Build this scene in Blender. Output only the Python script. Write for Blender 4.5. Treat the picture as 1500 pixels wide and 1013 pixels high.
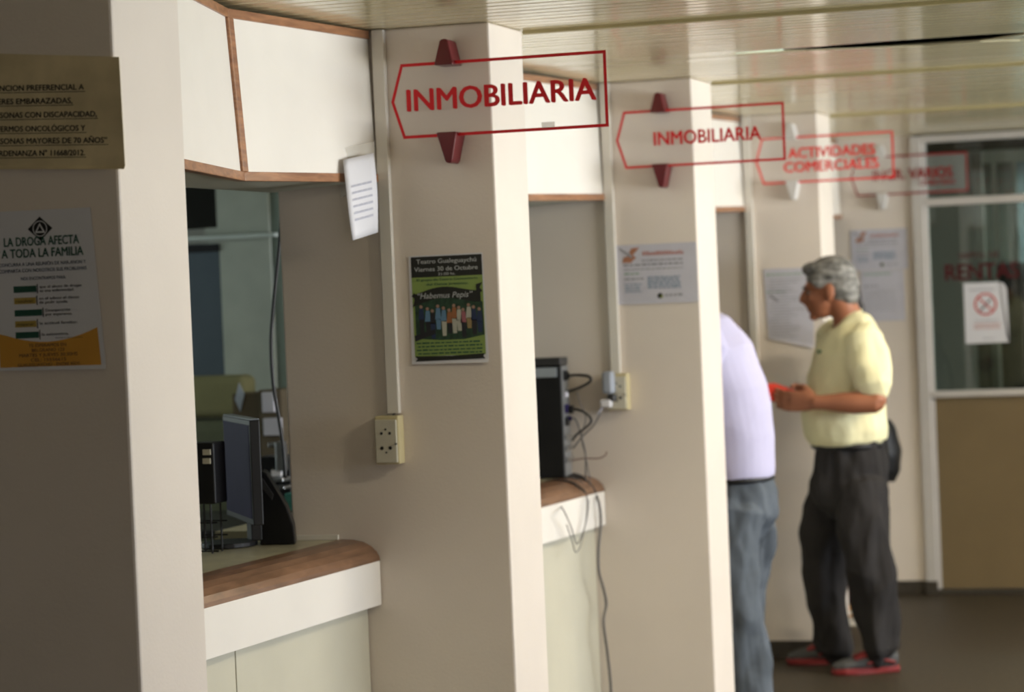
import bpy, bmesh, math, random
from math import sin, cos, pi, radians, sqrt
from mathutils import Vector, Matrix, noise

random.seed(7)
for o in list(bpy.data.objects): bpy.data.objects.remove(o)
SC = bpy.context.scene
COL = SC.collection

# ------------------------------------------------------------------ camera
CAM = Vector((0, 0, 1.64)); YAW, PIT, ROL, FPX = 0.3031, 0.0190, -0.0418, 3946.0
FW = Vector((-sin(YAW)*cos(PIT), cos(YAW)*cos(PIT), -sin(PIT)))
RT0 = Vector((cos(YAW), sin(YAW), 0)); UP0 = RT0.cross(FW)
RT = RT0*cos(ROL) + UP0*sin(ROL); UP = -RT0*sin(ROL) + UP0*cos(ROL)
cd = bpy.data.cameras.new('camera'); cam = bpy.data.objects.new('camera', cd); COL.objects.link(cam)
cd.sensor_width = 36; cd.lens = FPX/1500*36; cd.clip_start = 0.05; cd.clip_end = 100
cam.matrix_world = Matrix(((RT.x, UP.x, -FW.x, CAM.x), (RT.y, UP.y, -FW.y, CAM.y), (RT.z, UP.z, -FW.z, CAM.z), (0, 0, 0, 1)))
cd.dof.use_dof = True; cd.dof.focus_distance = 6.05; cd.dof.aperture_fstop = 4.2
SC.camera = cam

# ------------------------------------------------------------------ light
SC.view_settings.view_transform = 'Standard'; SC.view_settings.look = 'None'
SC.view_settings.exposure = 1.78; SC.view_settings.gamma = 1.0; SC.view_settings.use_curve_mapping = False
w = bpy.data.worlds.new('sky'); SC.world = w; w.use_nodes = True
w.node_tree.nodes['Background'].inputs[0].default_value = (0.75, 0.87, 1.0, 1)
w.node_tree.nodes['Background'].inputs[1].default_value = 0.6

def area(name, loc, size, rot, power, color):
    l = bpy.data.lights.new(name, 'AREA'); l.shape = 'RECTANGLE'; l.size, l.size_y = size
    l.energy = power; l.color = color
    o = bpy.data.objects.new(name, l); COL.objects.link(o); o.location = loc; o.rotation_euler = rot
    return o
# daylight outside the hall windows (right)
area('window_daylight', (3.75, 9.2, 1.80), (1.2, 7.6), (0, radians(90), 0), 148, (0.90, 0.90, 1.0))
# added warm fill outside the windows, aimed up to brighten the ceiling
area('ceiling_fill', (5.1, 9.9, 0.45), (1.3, 9.5), (0, radians(118), 0), 470, (1.0, 0.91, 0.76))
area('rear_fill', (1.9, -1.9, 1.7), (2.2, 1.4), (radians(90), 0, 0), 9, (1.0, 0.95, 0.9))  # unseen fill added for the front face of the nearest pillar
area('office_fill', (-6.3, 8.2, 1.7), (1.3, 3.2), (0, radians(-90), 0), 5.5, (0.86, 1.0, 0.98))  # unseen fill added to light the office

# ------------------------------------------------------------------ layout (metres)
H = 2.377                                   # ceiling
T = 0.306                                   # pillar thickness
XE, XL = -2.197, -2.83                      # end face / rear edge of the pillars
F = [4.605 + 2.33*i for i in range(-1, 4)]  # front faces of the pillars
F1, F2, F3, F4 = F[1:5]
F5 = F4 + 2.33                              # plane of the end partition
XR, XW, YB = 3.3, -6.4, -2.0

def at(px, py, Y=None, Z=None, X=None):
    d = FW + RT*((px-750)/FPX) - UP*((py-506.5)/FPX)
    if Y is not None: k = (Y-CAM.y)/d.y
    elif Z is not None: k = (Z-CAM.z)/d.z
    else: k = (X-CAM.x)/d.x
    return CAM + d*k

# ------------------------------------------------------------------ materials
MATS = {}
def mat(name, col, rough=0.6, spec=0.5, metal=0.0, var=0.06, scale=9.0, bump=0.0, bscale=80.0, stretch=(1, 1, 1), alpha=None, emit=None, coat=0.0):
    if name in MATS: return MATS[name]
    m = bpy.data.materials.new(name); m.use_nodes = True; nt = m.node_tree; N = nt.nodes; L = nt.links
    b = N['Principled BSDF']; b.inputs['Roughness'].default_value = rough
    b.inputs['Specular IOR Level'].default_value = spec; b.inputs['Metallic'].default_value = metal
    if coat: b.inputs['Coat Weight'].default_value = coat; b.inputs['Coat Roughness'].default_value = 0.08
    tc = N.new('ShaderNodeTexCoord'); mp = N.new('ShaderNodeMapping'); mp.inputs['Scale'].default_value = stretch
    L.new(tc.outputs['Object'], mp.inputs['Vector'])
    nz = N.new('ShaderNodeTexNoise'); nz.inputs['Scale'].default_value = scale; nz.inputs['Detail'].default_value = 4
    L.new(mp.outputs[0], nz.inputs['Vector'])
    rp = N.new('ShaderNodeValToRGB'); rp.color_ramp.elements[0].position = 0.3; rp.color_ramp.elements[1].position = 0.7
    rp.color_ramp.elements[0].color = tuple(max(0, c*(1-var)) for c in col) + (1,)
    rp.color_ramp.elements[1].color = tuple(min(1, c*(1+var)) for c in col) + (1,)
    L.new(nz.outputs['Fac'], rp.inputs[0]); L.new(rp.outputs[0], b.inputs['Base Color'])
    if bump:
        n2 = N.new('ShaderNodeTexNoise'); n2.inputs['Scale'].default_value = bscale; n2.inputs['Detail'].default_value = 3
        L.new(mp.outputs[0], n2.inputs['Vector'])
        bp = N.new('ShaderNodeBump'); bp.inputs['Strength'].default_value = bump; bp.inputs['Distance'].default_value = 0.004
        L.new(n2.outputs['Fac'], bp.inputs['Height']); L.new(bp.outputs[0], b.inputs['Normal'])
    if emit: b.inputs['Emission Color'].default_value = tuple(col)+(1,); b.inputs['Emission Strength'].default_value = emit
    if alpha is not None:
        tr = N.new('ShaderNodeBsdfTransparent'); mx = N.new('ShaderNodeMixShader'); mx.inputs[0].default_value = alpha
        L.new(tr.outputs[0], mx.inputs[1]); L.new(b.outputs[0], mx.inputs[2]); L.new(mx.outputs[0], N['Material Output'].inputs[0])
    MATS[name] = m
    return m

def glass_mat(name, tint, refl, rough=0.02):
    """thin pane: see-through with a Fresnel reflection"""
    m = bpy.data.materials.new(name); m.use_nodes = True; nt = m.node_tree; N = nt.nodes; L = nt.links
    N.remove(N['Principled BSDF'])
    tr = N.new('ShaderNodeBsdfTransparent'); tr.inputs[0].default_value = tint + (1,)
    gl = N.new('ShaderNodeBsdfGlossy'); gl.inputs['Roughness'].default_value = rough
    fr = N.new('ShaderNodeFresnel'); fr.inputs['IOR'].default_value = refl
    mx = N.new('ShaderNodeMixShader'); L.new(fr.outputs[0], mx.inputs[0]); L.new(tr.outputs[0], mx.inputs[1]); L.new(gl.outputs[0], mx.inputs[2])
    L.new(mx.outputs[0], N['Material Output'].inputs[0])
    return m

M_WALL = mat('wall_paint', (0.72, 0.645, 0.57), 0.55, 0.35, var=0.035, scale=3, bump=0.12, bscale=160)
M_OFFW = mat('office_paint', (0.50, 0.51, 0.45), 0.6, 0.3, var=0.04, scale=3)
M_CEIL = mat('ceiling_enamel', (0.70, 0.62, 0.40), 0.11, 0.6, var=0.05, scale=2, stretch=(0.4, 6, 1))
M_CTRIM = mat('ceiling_trim_paint', (0.42, 0.36, 0.18), 0.4, 0.4)
M_PLEN = mat('plenum_black', (0.02, 0.02, 0.018), 0.9, 0.1)
M_FLOOR = mat('floor_terrazzo', (0.045, 0.036, 0.024), 0.5, 0.2, var=0.3, scale=45)
M_BASE = mat('baseboard_stone', (0.05, 0.042, 0.032), 0.5, 0.3, var=0.2, scale=40)
M_PANEL = mat('white_laminate', (0.80, 0.755, 0.69), 0.4, 0.35, var=0.02, scale=5)
M_CREAM = mat('cream_laminate', (0.56, 0.53, 0.42), 0.45, 0.35, var=0.03, scale=6)
M_TOP = mat('worktop_laminate', (0.46, 0.42, 0.28), 0.3, 0.5, var=0.15, scale=14)
M_TRUNK = mat('trunking_plastic', (0.74, 0.70, 0.63), 0.4, 0.4, var=0.02)
M_PLASY = mat('aged_plastic', (0.60, 0.52, 0.30), 0.45, 0.4, var=0.04)
M_PLASI = mat('ivory_plastic', (0.56, 0.53, 0.43), 0.45, 0.4, var=0.03)
M_BLACK = mat('black_plastic', (0.010, 0.010, 0.011), 0.45, 0.35, var=0.2)
M_DARK = mat('dark_metal', (0.05, 0.05, 0.052), 0.4, 0.5, metal=0.3)
M_STEEL = mat('steel', (0.45, 0.46, 0.47), 0.3, 0.5, metal=1.0)
M_ALU = mat('anodised_aluminium', (0.60, 0.57, 0.54), 0.42, 0.5, metal=0.25, var=0.03)
M_WHITE = mat('white_paper', (0.70, 0.69, 0.72), 0.75, 0.2, var=0.02)
M_PAPER2 = mat('grey_white_paper', (0.55, 0.54, 0.60), 0.75, 0.2, var=0.05)
M_KRAFT = mat('yellowed_paper', (0.60, 0.50, 0.31), 0.7, 0.25, var=0.16, scale=12, bump=0.2, bscale=14)
M_RED = mat('sign_red', (0.60, 0.008, 0.014), 0.5, 0.3, var=0.03)
M_BRED = mat('bracket_dark_red', (0.11, 0.006, 0.010), 0.35, 0.5, var=0.12)
M_GREY = mat('grey_print', (0.30, 0.30, 0.33), 0.8, 0.2)
M_INK = mat('black_ink', (0.02, 0.02, 0.022), 0.7, 0.2)
M_SKIN = mat('tanned_skin', (0.31, 0.120, 0.062), 0.5, 0.35, var=0.10, scale=7)
M_SCREEN = mat('dark_screen', (0.030, 0.022, 0.085), 0.6, 0.08, var=0.1)
M_OLIVE = mat('olive_fabric', (0.22, 0.21, 0.11), 0.9, 0.1, var=0.1)
M_BLUEG = mat('blue_grey_panel', (0.075, 0.10, 0.125), 0.5, 0.3)
M_CARD = mat('cardboard', (0.13, 0.105, 0.07), 0.85, 0.1, var=0.1)
M_PANELY = mat('door_board_tan', (0.18, 0.13, 0.065), 0.55, 0.3, var=0.05, scale=4)
G_PANE = glass_mat('window_glass', (0.92, 0.95, 0.95), 1.45)
G_DARK = glass_mat('tinted_glass', (0.62, 0.68, 0.66), 1.5)

def wood(name, c1, c2, axis_scale=(14, 1.2, 14)):
    m = bpy.data.materials.new(name); m.use_nodes = True; nt = m.node_tree; N = nt.nodes; L = nt.links
    b = N['Principled BSDF']; b.inputs['Roughness'].default_value = 0.32; b.inputs['Specular IOR Level'].default_value = 0.5
    tc = N.new('ShaderNodeTexCoord'); mp = N.new('ShaderNodeMapping'); mp.inputs['Scale'].default_value = axis_scale
    nz = N.new('ShaderNodeTexNoise'); nz.inputs['Scale'].default_value = 6; nz.inputs['Detail'].default_value = 6; nz.inputs['Distortion'].default_value = 0.6
    rp = N.new('ShaderNodeValToRGB'); rp.color_ramp.elements[0].position = 0.35; rp.color_ramp.elements[1].position = 0.68
    rp.color_ramp.elements[0].color = c1+(1,); rp.color_ramp.elements[1].color = c2+(1,)
    L.new(tc.outputs['Object'], mp.inputs[0]); L.new(mp.outputs[0], nz.inputs[0]); L.new(nz.outputs['Fac'], rp.inputs[0]); L.new(rp.outputs[0], b.inputs['Base Color'])
    return m
M_WOOD = wood('varnished_wood', (0.22, 0.095, 0.045), (0.40, 0.19, 0.09))
M_WOODB = wood('worn_bullnose_wood', (0.13, 0.065, 0.033), (0.23, 0.12, 0.065), (6, 1.2, 6))

# ------------------------------------------------------------------ helpers
def setp(o, label=None, cat=None, group=None, kind=None):
    if label: o['label'] = label
    if cat: o['category'] = cat
    if group: o['group'] = group
    if kind: o['kind'] = kind
    return o

def empty(name, loc=(0, 0, 0), label=None, cat=None, group=None, kind=None):
    o = bpy.data.objects.new(name, None); o.empty_display_size = 0.1; COL.objects.link(o); o.location = loc
    return setp(o, label, cat, group, kind)

def wloc(o):
    v = Vector(o.location)
    while o.parent: o = o.parent; v += Vector(o.location)
    return v

def link(name, bm, m, parent=None, smooth=False, origin=None):
    """bm holds world coordinates; the mesh is stored relative to its parent (or its own origin)"""
    base = wloc(parent) if parent else Vector((0, 0, 0))
    if origin is None:
        if parent: org = base
        else:
            xs = [v.co for v in bm.verts]
            org = Vector((sum((v.x for v in xs))/len(xs), sum((v.y for v in xs))/len(xs), min(v.z for v in xs)))
    else: org = Vector(origin)
    bmesh.ops.translate(bm, verts=bm.verts, vec=-org)
    me = bpy.data.meshes.new(name); bm.to_mesh(me); bm.free()
    me.materials.append(m)
    if smooth:
        for p in me.polygons: p.use_smooth = True
    o = bpy.data.objects.new(name, me); COL.objects.link(o)
    if parent: o.parent = parent
    o.location = org - base
    return o

def NB(): return bmesh.new()

def box(bm, x0, x1, y0, y1, z0, z1, bev=0.0, seg=2):
    r = bmesh.ops.create_cube(bm, size=1.0)
    vs = r['verts']
    for v in vs:
        v.co = Vector(((x0+x1)/2 + v.co.x*(x1-x0), (y0+y1)/2 + v.co.y*(y1-y0), (z0+z1)/2 + v.co.z*(z1-z0)))
    if bev:
        es = list({e for v in vs for e in v.link_edges})
        bmesh.ops.bevel(bm, geom=es, offset=bev, segments=seg, affect='EDGES', profile=0.5)
    return bm

def prism(bm, quad, off, bev=0.0):
    """solid from a face polygon pushed along off"""
    a = [bm.verts.new(Vector(q)) for q in quad]; b = [bm.verts.new(Vector(q)+Vector(off)) for q in quad]; n = len(a)
    bm.faces.new(a); bm.faces.new(b[::-1])
    for i in range(n): bm.faces.new((a[(i+1) % n], a[i], b[i], b[(i+1) % n]))
    if bev:
        es = list({e for v in a+b for e in v.link_edges})
        bmesh.ops.bevel(bm, geom=es, offset=bev, segments=2, affect='EDGES', profile=0.5)
    bmesh.ops.recalc_face_normals(bm, faces=bm.faces)
    return bm

def cyl(bm, c, r, p2, seg=20, r2=None):
    c = Vector(c); p2 = Vector(p2); d = p2-c
    q = d.to_track_quat('Z', 'Y').to_matrix().to_4x4(); q.translation = (c+p2)/2
    bmesh.ops.create_cone(bm, cap_ends=True, segments=seg, radius1=r, radius2=r if r2 is None else r2, depth=d.length, matrix=q)
    return bm

def spline(pts, n=8):
    out = []; P = [Vector(p) for p in pts]; P = [P[0]*2-P[1]] + P + [P[-1]*2-P[-2]]
    for i in range(1, len(P)-2):
        for k in range(n):
            t = k/n; a, b, c, d = P[i-1], P[i], P[i+1], P[i+2]
            out.append(0.5*((2*b)+(c-a)*t+(2*a-5*b+4*c-d)*t*t+(3*b-a-3*c+d)*t**3))
    out.append(P[-2]); return out

def tube(bm, pts, r, seg=8, n=8):
    ps = spline(pts, n); prev = None; up = Vector((0.13, 0.2, 1)).normalized()
    for i, p in enumerate(ps):
        t = (ps[min(i+1, len(ps)-1)]-ps[max(i-1, 0)]).normalized()
        u = (up-t*up.dot(t)).normalized(); up = u; v = t.cross(u)
        ring = [bm.verts.new(p+(u*cos(2*pi*k/seg)+v*sin(2*pi*k/seg))*r) for k in range(seg)]
        if prev:
            for k in range(seg): bm.faces.new((prev[k], prev[(k+1) % seg], ring[(k+1) % seg], ring[k]))
        else: bm.faces.new(ring[::-1])
        prev = ring
    bm.faces.new(prev); return bm

def ell(bm, c, r, rot=None, seg=20):
    m = Matrix.Translation(Vector(c))
    if rot is not None: m = m @ rot.to_4x4()
    m = m @ Matrix.Diagonal((r[0], r[1], r[2], 1))
    bmesh.ops.create_uvsphere(bm, u_segments=seg, v_segments=seg//2, radius=1.0, matrix=m); return bm

# ------------------------------------------------------------------ flat print on a sheet
TCACHE = {}
def glyphs(s, off=0.0, shear=0.0):
    k = (s, off, shear)
    if k in TCACHE: return TCACHE[k]
    c = bpy.data.curves.new('t', 'FONT'); c.body = s; c.size = 1; c.shear = shear; c.resolution_u = 3
    c.fill_mode = 'FRONT'
    o = bpy.data.objects.new('t', c); COL.objects.link(o)
    me = bpy.data.meshes.new_from_object(o.evaluated_get(bpy.context.evaluated_depsgraph_get()))
    V = [(v.co.x, v.co.y, 0.0) for v in me.vertices]; P = [tuple(p.vertices) for p in me.polygons]
    bpy.data.objects.remove(o); bpy.data.curves.remove(c); bpy.data.meshes.remove(me)
    if off:
        V0, P0, V, P = V, P, [], []
        for k_, (ax, ay) in enumerate(((0, 0), (-off, 0), (off, 0), (-off*.5, off*.6), (off*.5, -off*.6))):
            V += [(x+ax, y+ay, k_*0.12) for x, y, _z in V0]; P += [tuple(i+k_*len(V0) for i in f) for f in P0]
    x0 = min(v[0] for v in V); x1 = max(v[0] for v in V)
    TCACHE[k] = (V, P, x0, x1); return TCACHE[k]

class Sheet:
    """sheet at plane Y facing -Y; u to the right, v downwards, both in metres from the top left corner"""
    def __init__(s, root, X, Z, Y, tilt=0.0):
        s.root, s.X, s.Z, s.Y, s.c, s.s = root, X, Z, Y, cos(tilt), sin(tilt)
        s.ink = {}; s.W = s.Hh = 1e9; s.curl = 0
    def p(s, u, v, lay=1):
        return Vector((s.X + u*s.c + v*s.s, s.Y - 0.0006*lay, s.Z + u*s.s - v*s.c))
    def bm(s, part, m):
        if (part, m.name) not in s.ink: s.ink[(part, m.name)] = (NB(), m)
        return s.ink[(part, m.name)][0]
    def poly(s, part, m, pts, lay=1):
        b = s.bm(part, m); b.faces.new([b.verts.new(s.p(u, v, lay)) for u, v in pts])
    def rect(s, part, m, u0, v0, u1, v1, lay=1): s.poly(part, m, [(u0, v1), (u1, v1), (u1, v0), (u0, v0)], lay)
    def disc(s, part, m, u, v, r, lay=1, ry=None, n=20):
        ry = ry or r; s.poly(part, m, [(u+r*cos(-2*pi*k/n), v-ry*sin(2*pi*k/n)*-1) for k in range(n)][::-1], lay)
    def ring(s, part, m, u, v, r, wd, lay=1, n=28):
        for k in range(n):
            a, b = 2*pi*k/n, 2*pi*(k+1)/n
            s.poly(part, m, [(u+r*cos(a), v+r*sin(a)), (u+(r-wd)*cos(a), v+(r-wd)*sin(a)), (u+(r-wd)*cos(b), v+(r-wd)*sin(b)), (u+r*cos(b), v+r*sin(b))], lay)
    def text(s, part, m, txt, u0, base, h, width=None, align='L', lay=3, off=0.0, shear=0.0):
        V, P, x0, x1 = glyphs(txt, off, shear)
        sy = h/0.70; sx = sy if width is None else width/(x1-x0)
        wd = (x1-x0)*sx; du = u0 - (wd/2 if align == 'C' else wd if align == 'R' else 0)
        b = s.bm(part, m); vs = [b.verts.new(s.p(du+(x-x0)*sx, base-y*sy, lay+z)) for x, y, z in V]
        for p in P:
            try: b.faces.new([vs[i] for i in p])
            except ValueError: pass
    def words(s, part, m, u0, u1, base, h, lay=2):
        """a line too small to read: one short bar per word"""
        u = u0
        while u < u1-0.004:
            wl = random.uniform(0.007, 0.022); e = min(u+wl, u1)
            s.rect(part, m, u, base-h*random.uniform(0.75, 1), e, base, lay); u = e+h*0.7
    def sheet(s, W, Hh, m, name='sheet', curl=0.0, corners=None, nx=8, ny=10, wave=0.0015):
        b = NB(); g = []; s.W, s.Hh, s.curl = W, Hh, curl
        for j in range(ny+1):
            row = []
            for i in range(nx+1):
                a, c = i/nx, (0.97*j/(ny-1) if j < ny else 1.0)
                u, v = a*W, c*Hh
                if corners:
                    (tl, tr, br, bl) = corners
                    u = (tl[0]*(1-a)+tr[0]*a)*(1-c)+(bl[0]*(1-a)+br[0]*a)*c; v = (tl[1]*(1-a)+tr[1]*a)*(1-c)+(bl[1]*(1-a)+br[1]*a)*c
                p = s.p(u, v, 0); p.y -= curl*(1.0 if j == ny else 0.0)*(0.4+0.6*a)
                row.append(b.verts.new(p))
            g.append(row)
        for j in range(ny):
            for i in range(nx): b.faces.new((g[j+1][i], g[j+1][i+1], g[j][i+1], g[j][i]))
        ext = bmesh.ops.extrude_face_region(b, geom=b.faces[:])
        bmesh.ops.translate(b, verts=[e for e in ext['geom'] if isinstance(e, bmesh.types.BMVert)], vec=(0, 0.0012, 0))
        bmesh.ops.recalc_face_normals(b, faces=b.faces)
        return link(name, b, m, s.root)
    def done(s):
        for (part, _), (b, m) in s.ink.items(): link(part.split('#')[0], b, m, s.root)

# ================================================================== STRUCTURE
def struct(name, bm, m, parent=None, **k):
    o = link(name, bm, m, parent, **k)
    if not parent: o['kind'] = 'structure'
    return o

struct('floor', box(NB(), XW-0.1, XR+0.1, YB-0.1, 17.2, -0.1, 0.0), M_FLOOR, origin=(0, 0, 0))
ceil = struct('ceiling', box(NB(), XW-0.1, XR+0.1, YB-0.1, 17.2, H+0.045, H+0.1), M_PLEN, origin=(0, 0, H))

# linear metal ceiling: one slat every 77 mm; each is a pan with turned-up edges
SP = 0.0777
def slat_mesh():
    bm = NB(); x0, x1 = XL+0.0, XR
    prof = [(-SP/2+0.002, 0.014), (-SP/2+0.003, 0.003), (-SP/2+0.008, 0.0), (SP/2-0.008, 0.0), (SP/2-0.003, 0.003), (SP/2-0.002, 0.014)]
    a = [bm.verts.new((x0, y, z)) for y, z in prof]; b = [bm.verts.new((x1, y, z)) for y, z in prof]
    for i in range(len(prof)-1): bm.faces.new((a[i], b[i], b[i+1], a[i+1]))
    bmesh.ops.recalc_face_normals(bm, faces=bm.faces)
    me = bpy.data.meshes.new('slat'); bm.to_mesh(me); bm.free(); me.materials.append(M_CEIL); return me
sm = slat_mesh(); GAP1 = 8.44+3*SP; GAP0 = 8.44-SP
ys = [8.44-SP*1.5-SP*k for k in range(86)] + [GAP1+SP/2+SP*k for k in range(68)]
for y in ys:
    if y > F5: continue
    o = bpy.data.objects.new('slat', sm); COL.objects.link(o); o.parent = ceil; o.location = (0, y, random.uniform(0, 0.0008)); o.rotation_euler = (random.uniform(-0.006, 0.006), 0, 0)
# the slats beside the light slot have slipped and leave a long black wedge open
for (pts, dz) in (([(XL, GAP0+0.002), (-1.27, GAP0+0.002), (-1.90, 8.436), (XL, 8.436)], 0.0),
                  ([(XL, 8.440), (-1.89, 8.440), (-1.64, 8.516), (XL, 8.516)], 0.0),
                  ([(XL, 8.519), (-1.63, 8.519), (-1.285, 8.635), (-1.10, 8.62), (-0.98, GAP1-0.002), (XL, GAP1-0.002)], -0.001),
                  ([(-1.095, 8.615), (-0.92, 8.46), (XR, 8.46), (XR, GAP1-0.002), (-0.975, GAP1-0.002)], 0.001),
                  ([(-1.20, GAP0+0.002), (XR, GAP0+0.002), (XR, 8.415), (-0.90, 8.415)], 0.001)):
    b = prism(NB(), [(x, yy, H+0.002+dz) for x, yy in pts], (0, 0, 0.004)); link('slat', b, M_CEIL, ceil)
for yy in (F1, F2, F3, F4):
    struct('trim', box(NB(), XE+0.001, XR, yy+T+0.0, yy+T+0.016, H-0.009, H+0.001, 0.002), M_CTRIM, ceil)

# pillars
for i, yy in enumerate((F1, F2, F3, F4)):
    r = empty('pillar', (-2.5, yy+T/2, 0), kind='structure')
    link('shaft', box(NB(), XL, XE, yy, yy+T, 0, H, 0.006), M_WALL, r)
    link('baseboard', box(NB(), XL, XE+0.008, yy-0.008, yy+T+0.008, 0, 0.075, 0.003), M_BASE, r)
# pillar half-buried in the end partition
r = empty('pillar', (-2.5, F5+0.1, 0), kind='structure')
link('shaft', box(NB(), XL, -2.155, F5, F5+0.25, 0, H, 0.004), M_WALL, r)
link('baseboard', box(NB(), XL, -2.155, F5-0.012, F5, 0, 0.072, 0.003), M_BASE, r)

# hall shell: right wall with windows, back wall, office walls
def wall_with_windows(name, x0, x1, ya, yb, wins, z0, z1, top):
    bm = NB(); ys = ya
    box(bm, x0, x1, ya, yb, 0, z0); box(bm, x0, x1, ya, yb, z1, top)
    for (a, b) in wins: box(bm, x0, x1, ys, a, z0, z1); ys = b
    box(bm, x0, x1, ys, yb, z0, z1)
    return struct(name, bm, M_WALL)
WIN = [(4.9+1.8*k, 4.9+1.8*k+1.65) for k in range(5)]
wall_with_windows('wall_right', XR, XR+0.15, YB, F5+0.1, WIN, 0.95, H-0.06, H+0.04)
for k, (a, b) in enumerate(WIN):
    wr = empty('window_%d' % (k+1), (XR+0.07, (a+b)/2, 0.95), kind='structure')
    bm = NB()
    for q in ((a, a+0.04, 0.95, H-0.06), (b-0.04, b, 0.95, H-0.06), ((a+b)/2-0.02, (a+b)/2+0.02, 0.95, H-0.06), (a, b, 0.95, 0.99), (a, b, H-0.10, H-0.06)):
        box(bm, XR+0.05, XR+0.09, q[0], q[1], q[2], q[3])
    link('window_frame', bm, M_ALU, wr)
    for u0, u1 in ((a+0.04, (a+b)/2-0.02), ((a+b)/2+0.02, b-0.04)):
        link('pane', box(NB(), XR+0.068, XR+0.072, u0, u1, 0.99, H-0.10), G_PANE, wr)
struct('wall_back', box(NB(), XW, XR+0.1, YB-0.15, YB, 0, H+0.04), M_WALL)
struct('wall_left', box(NB(), XW-0.15, XW, YB, 17, 0, H+0.04), M_OFFW)
struct('wall_office', box(NB(), XW, -3.35, 10.5, 10.6, 0, H+0.04), M_OFFW)
struct('wall_near', box(NB(), XL, XE, YB, F1-1.9, 0, H+0.04), M_WALL)
struct('ceiling_office', box(NB(), XW, XL, YB, F5+0.2, H+0.0, H+0.04), M_OFFW)
struct('wall_far', box(NB(), XW, XR+0.1, 17.0, 17.1, 0, H+0.04), M_OFFW)

# end partition: aluminium frame, tan board below, tinted glass above, with the door
part = empty('door_1', (-1.0, F5, 0), kind='structure')
def fr(x0, x1, z0, z1, d=0.05, y0=None):
    y0 = F5-0.03 if y0 is None else y0
    link('door_frame', box(NB(), x0, x1, y0, y0+d+0.03, z0, z1, 0.004), M_ALU, part)
fr(-2.155, -2.098, 0, H-0.01); fr(-2.098, XR, H-0.045, H-0.008)
fr(-2.098, XR, 2.005, 2.045)
fr(-2.098, XR, 1.018, 1.052); link('bottom_rail', box(NB(), -2.098, XR, F5-0.03, F5+0.05, 0.0, 0.022, 0.003), M_BASE, part)
link('frame_foot', box(NB(), -2.160, -2.095, F5-0.040, F5-0.031, 0, 0.072, 0.003), M_BASE, part)
fr(-2.098, -2.078, 0.028, H-0.045, 0.03, F5-0.01)
for xx in (-1.10, -0.15, 0.8, 1.75, 2.7): fr(xx, xx+0.05, 0.028, H-0.045)
xs = [-2.078, -1.10, -0.15, 0.8, 1.75, 2.7, XR]
for a, b in zip(xs, xs[1:]):
    a2 = a if a == xs[0] else a+0.05
    link('board', box(NB(), a2, b, F5-0.005, F5+0.02, 0.028, 1.018, 0.003), M_PANELY, part)
    link('pane', box(NB(), a2, b, F5+0.006, F5+0.011, 1.052, 2.005), G_DARK, part)
    link('pane', box(NB(), a2, b, F5+0.006, F5+0.011, 2.045, H-0.045), G_DARK, part)
struct('baseboard_right', box(NB(), XR-0.012, XR, YB, F5-0.03, 0, 0.075, 0.003), M_BASE)

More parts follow.
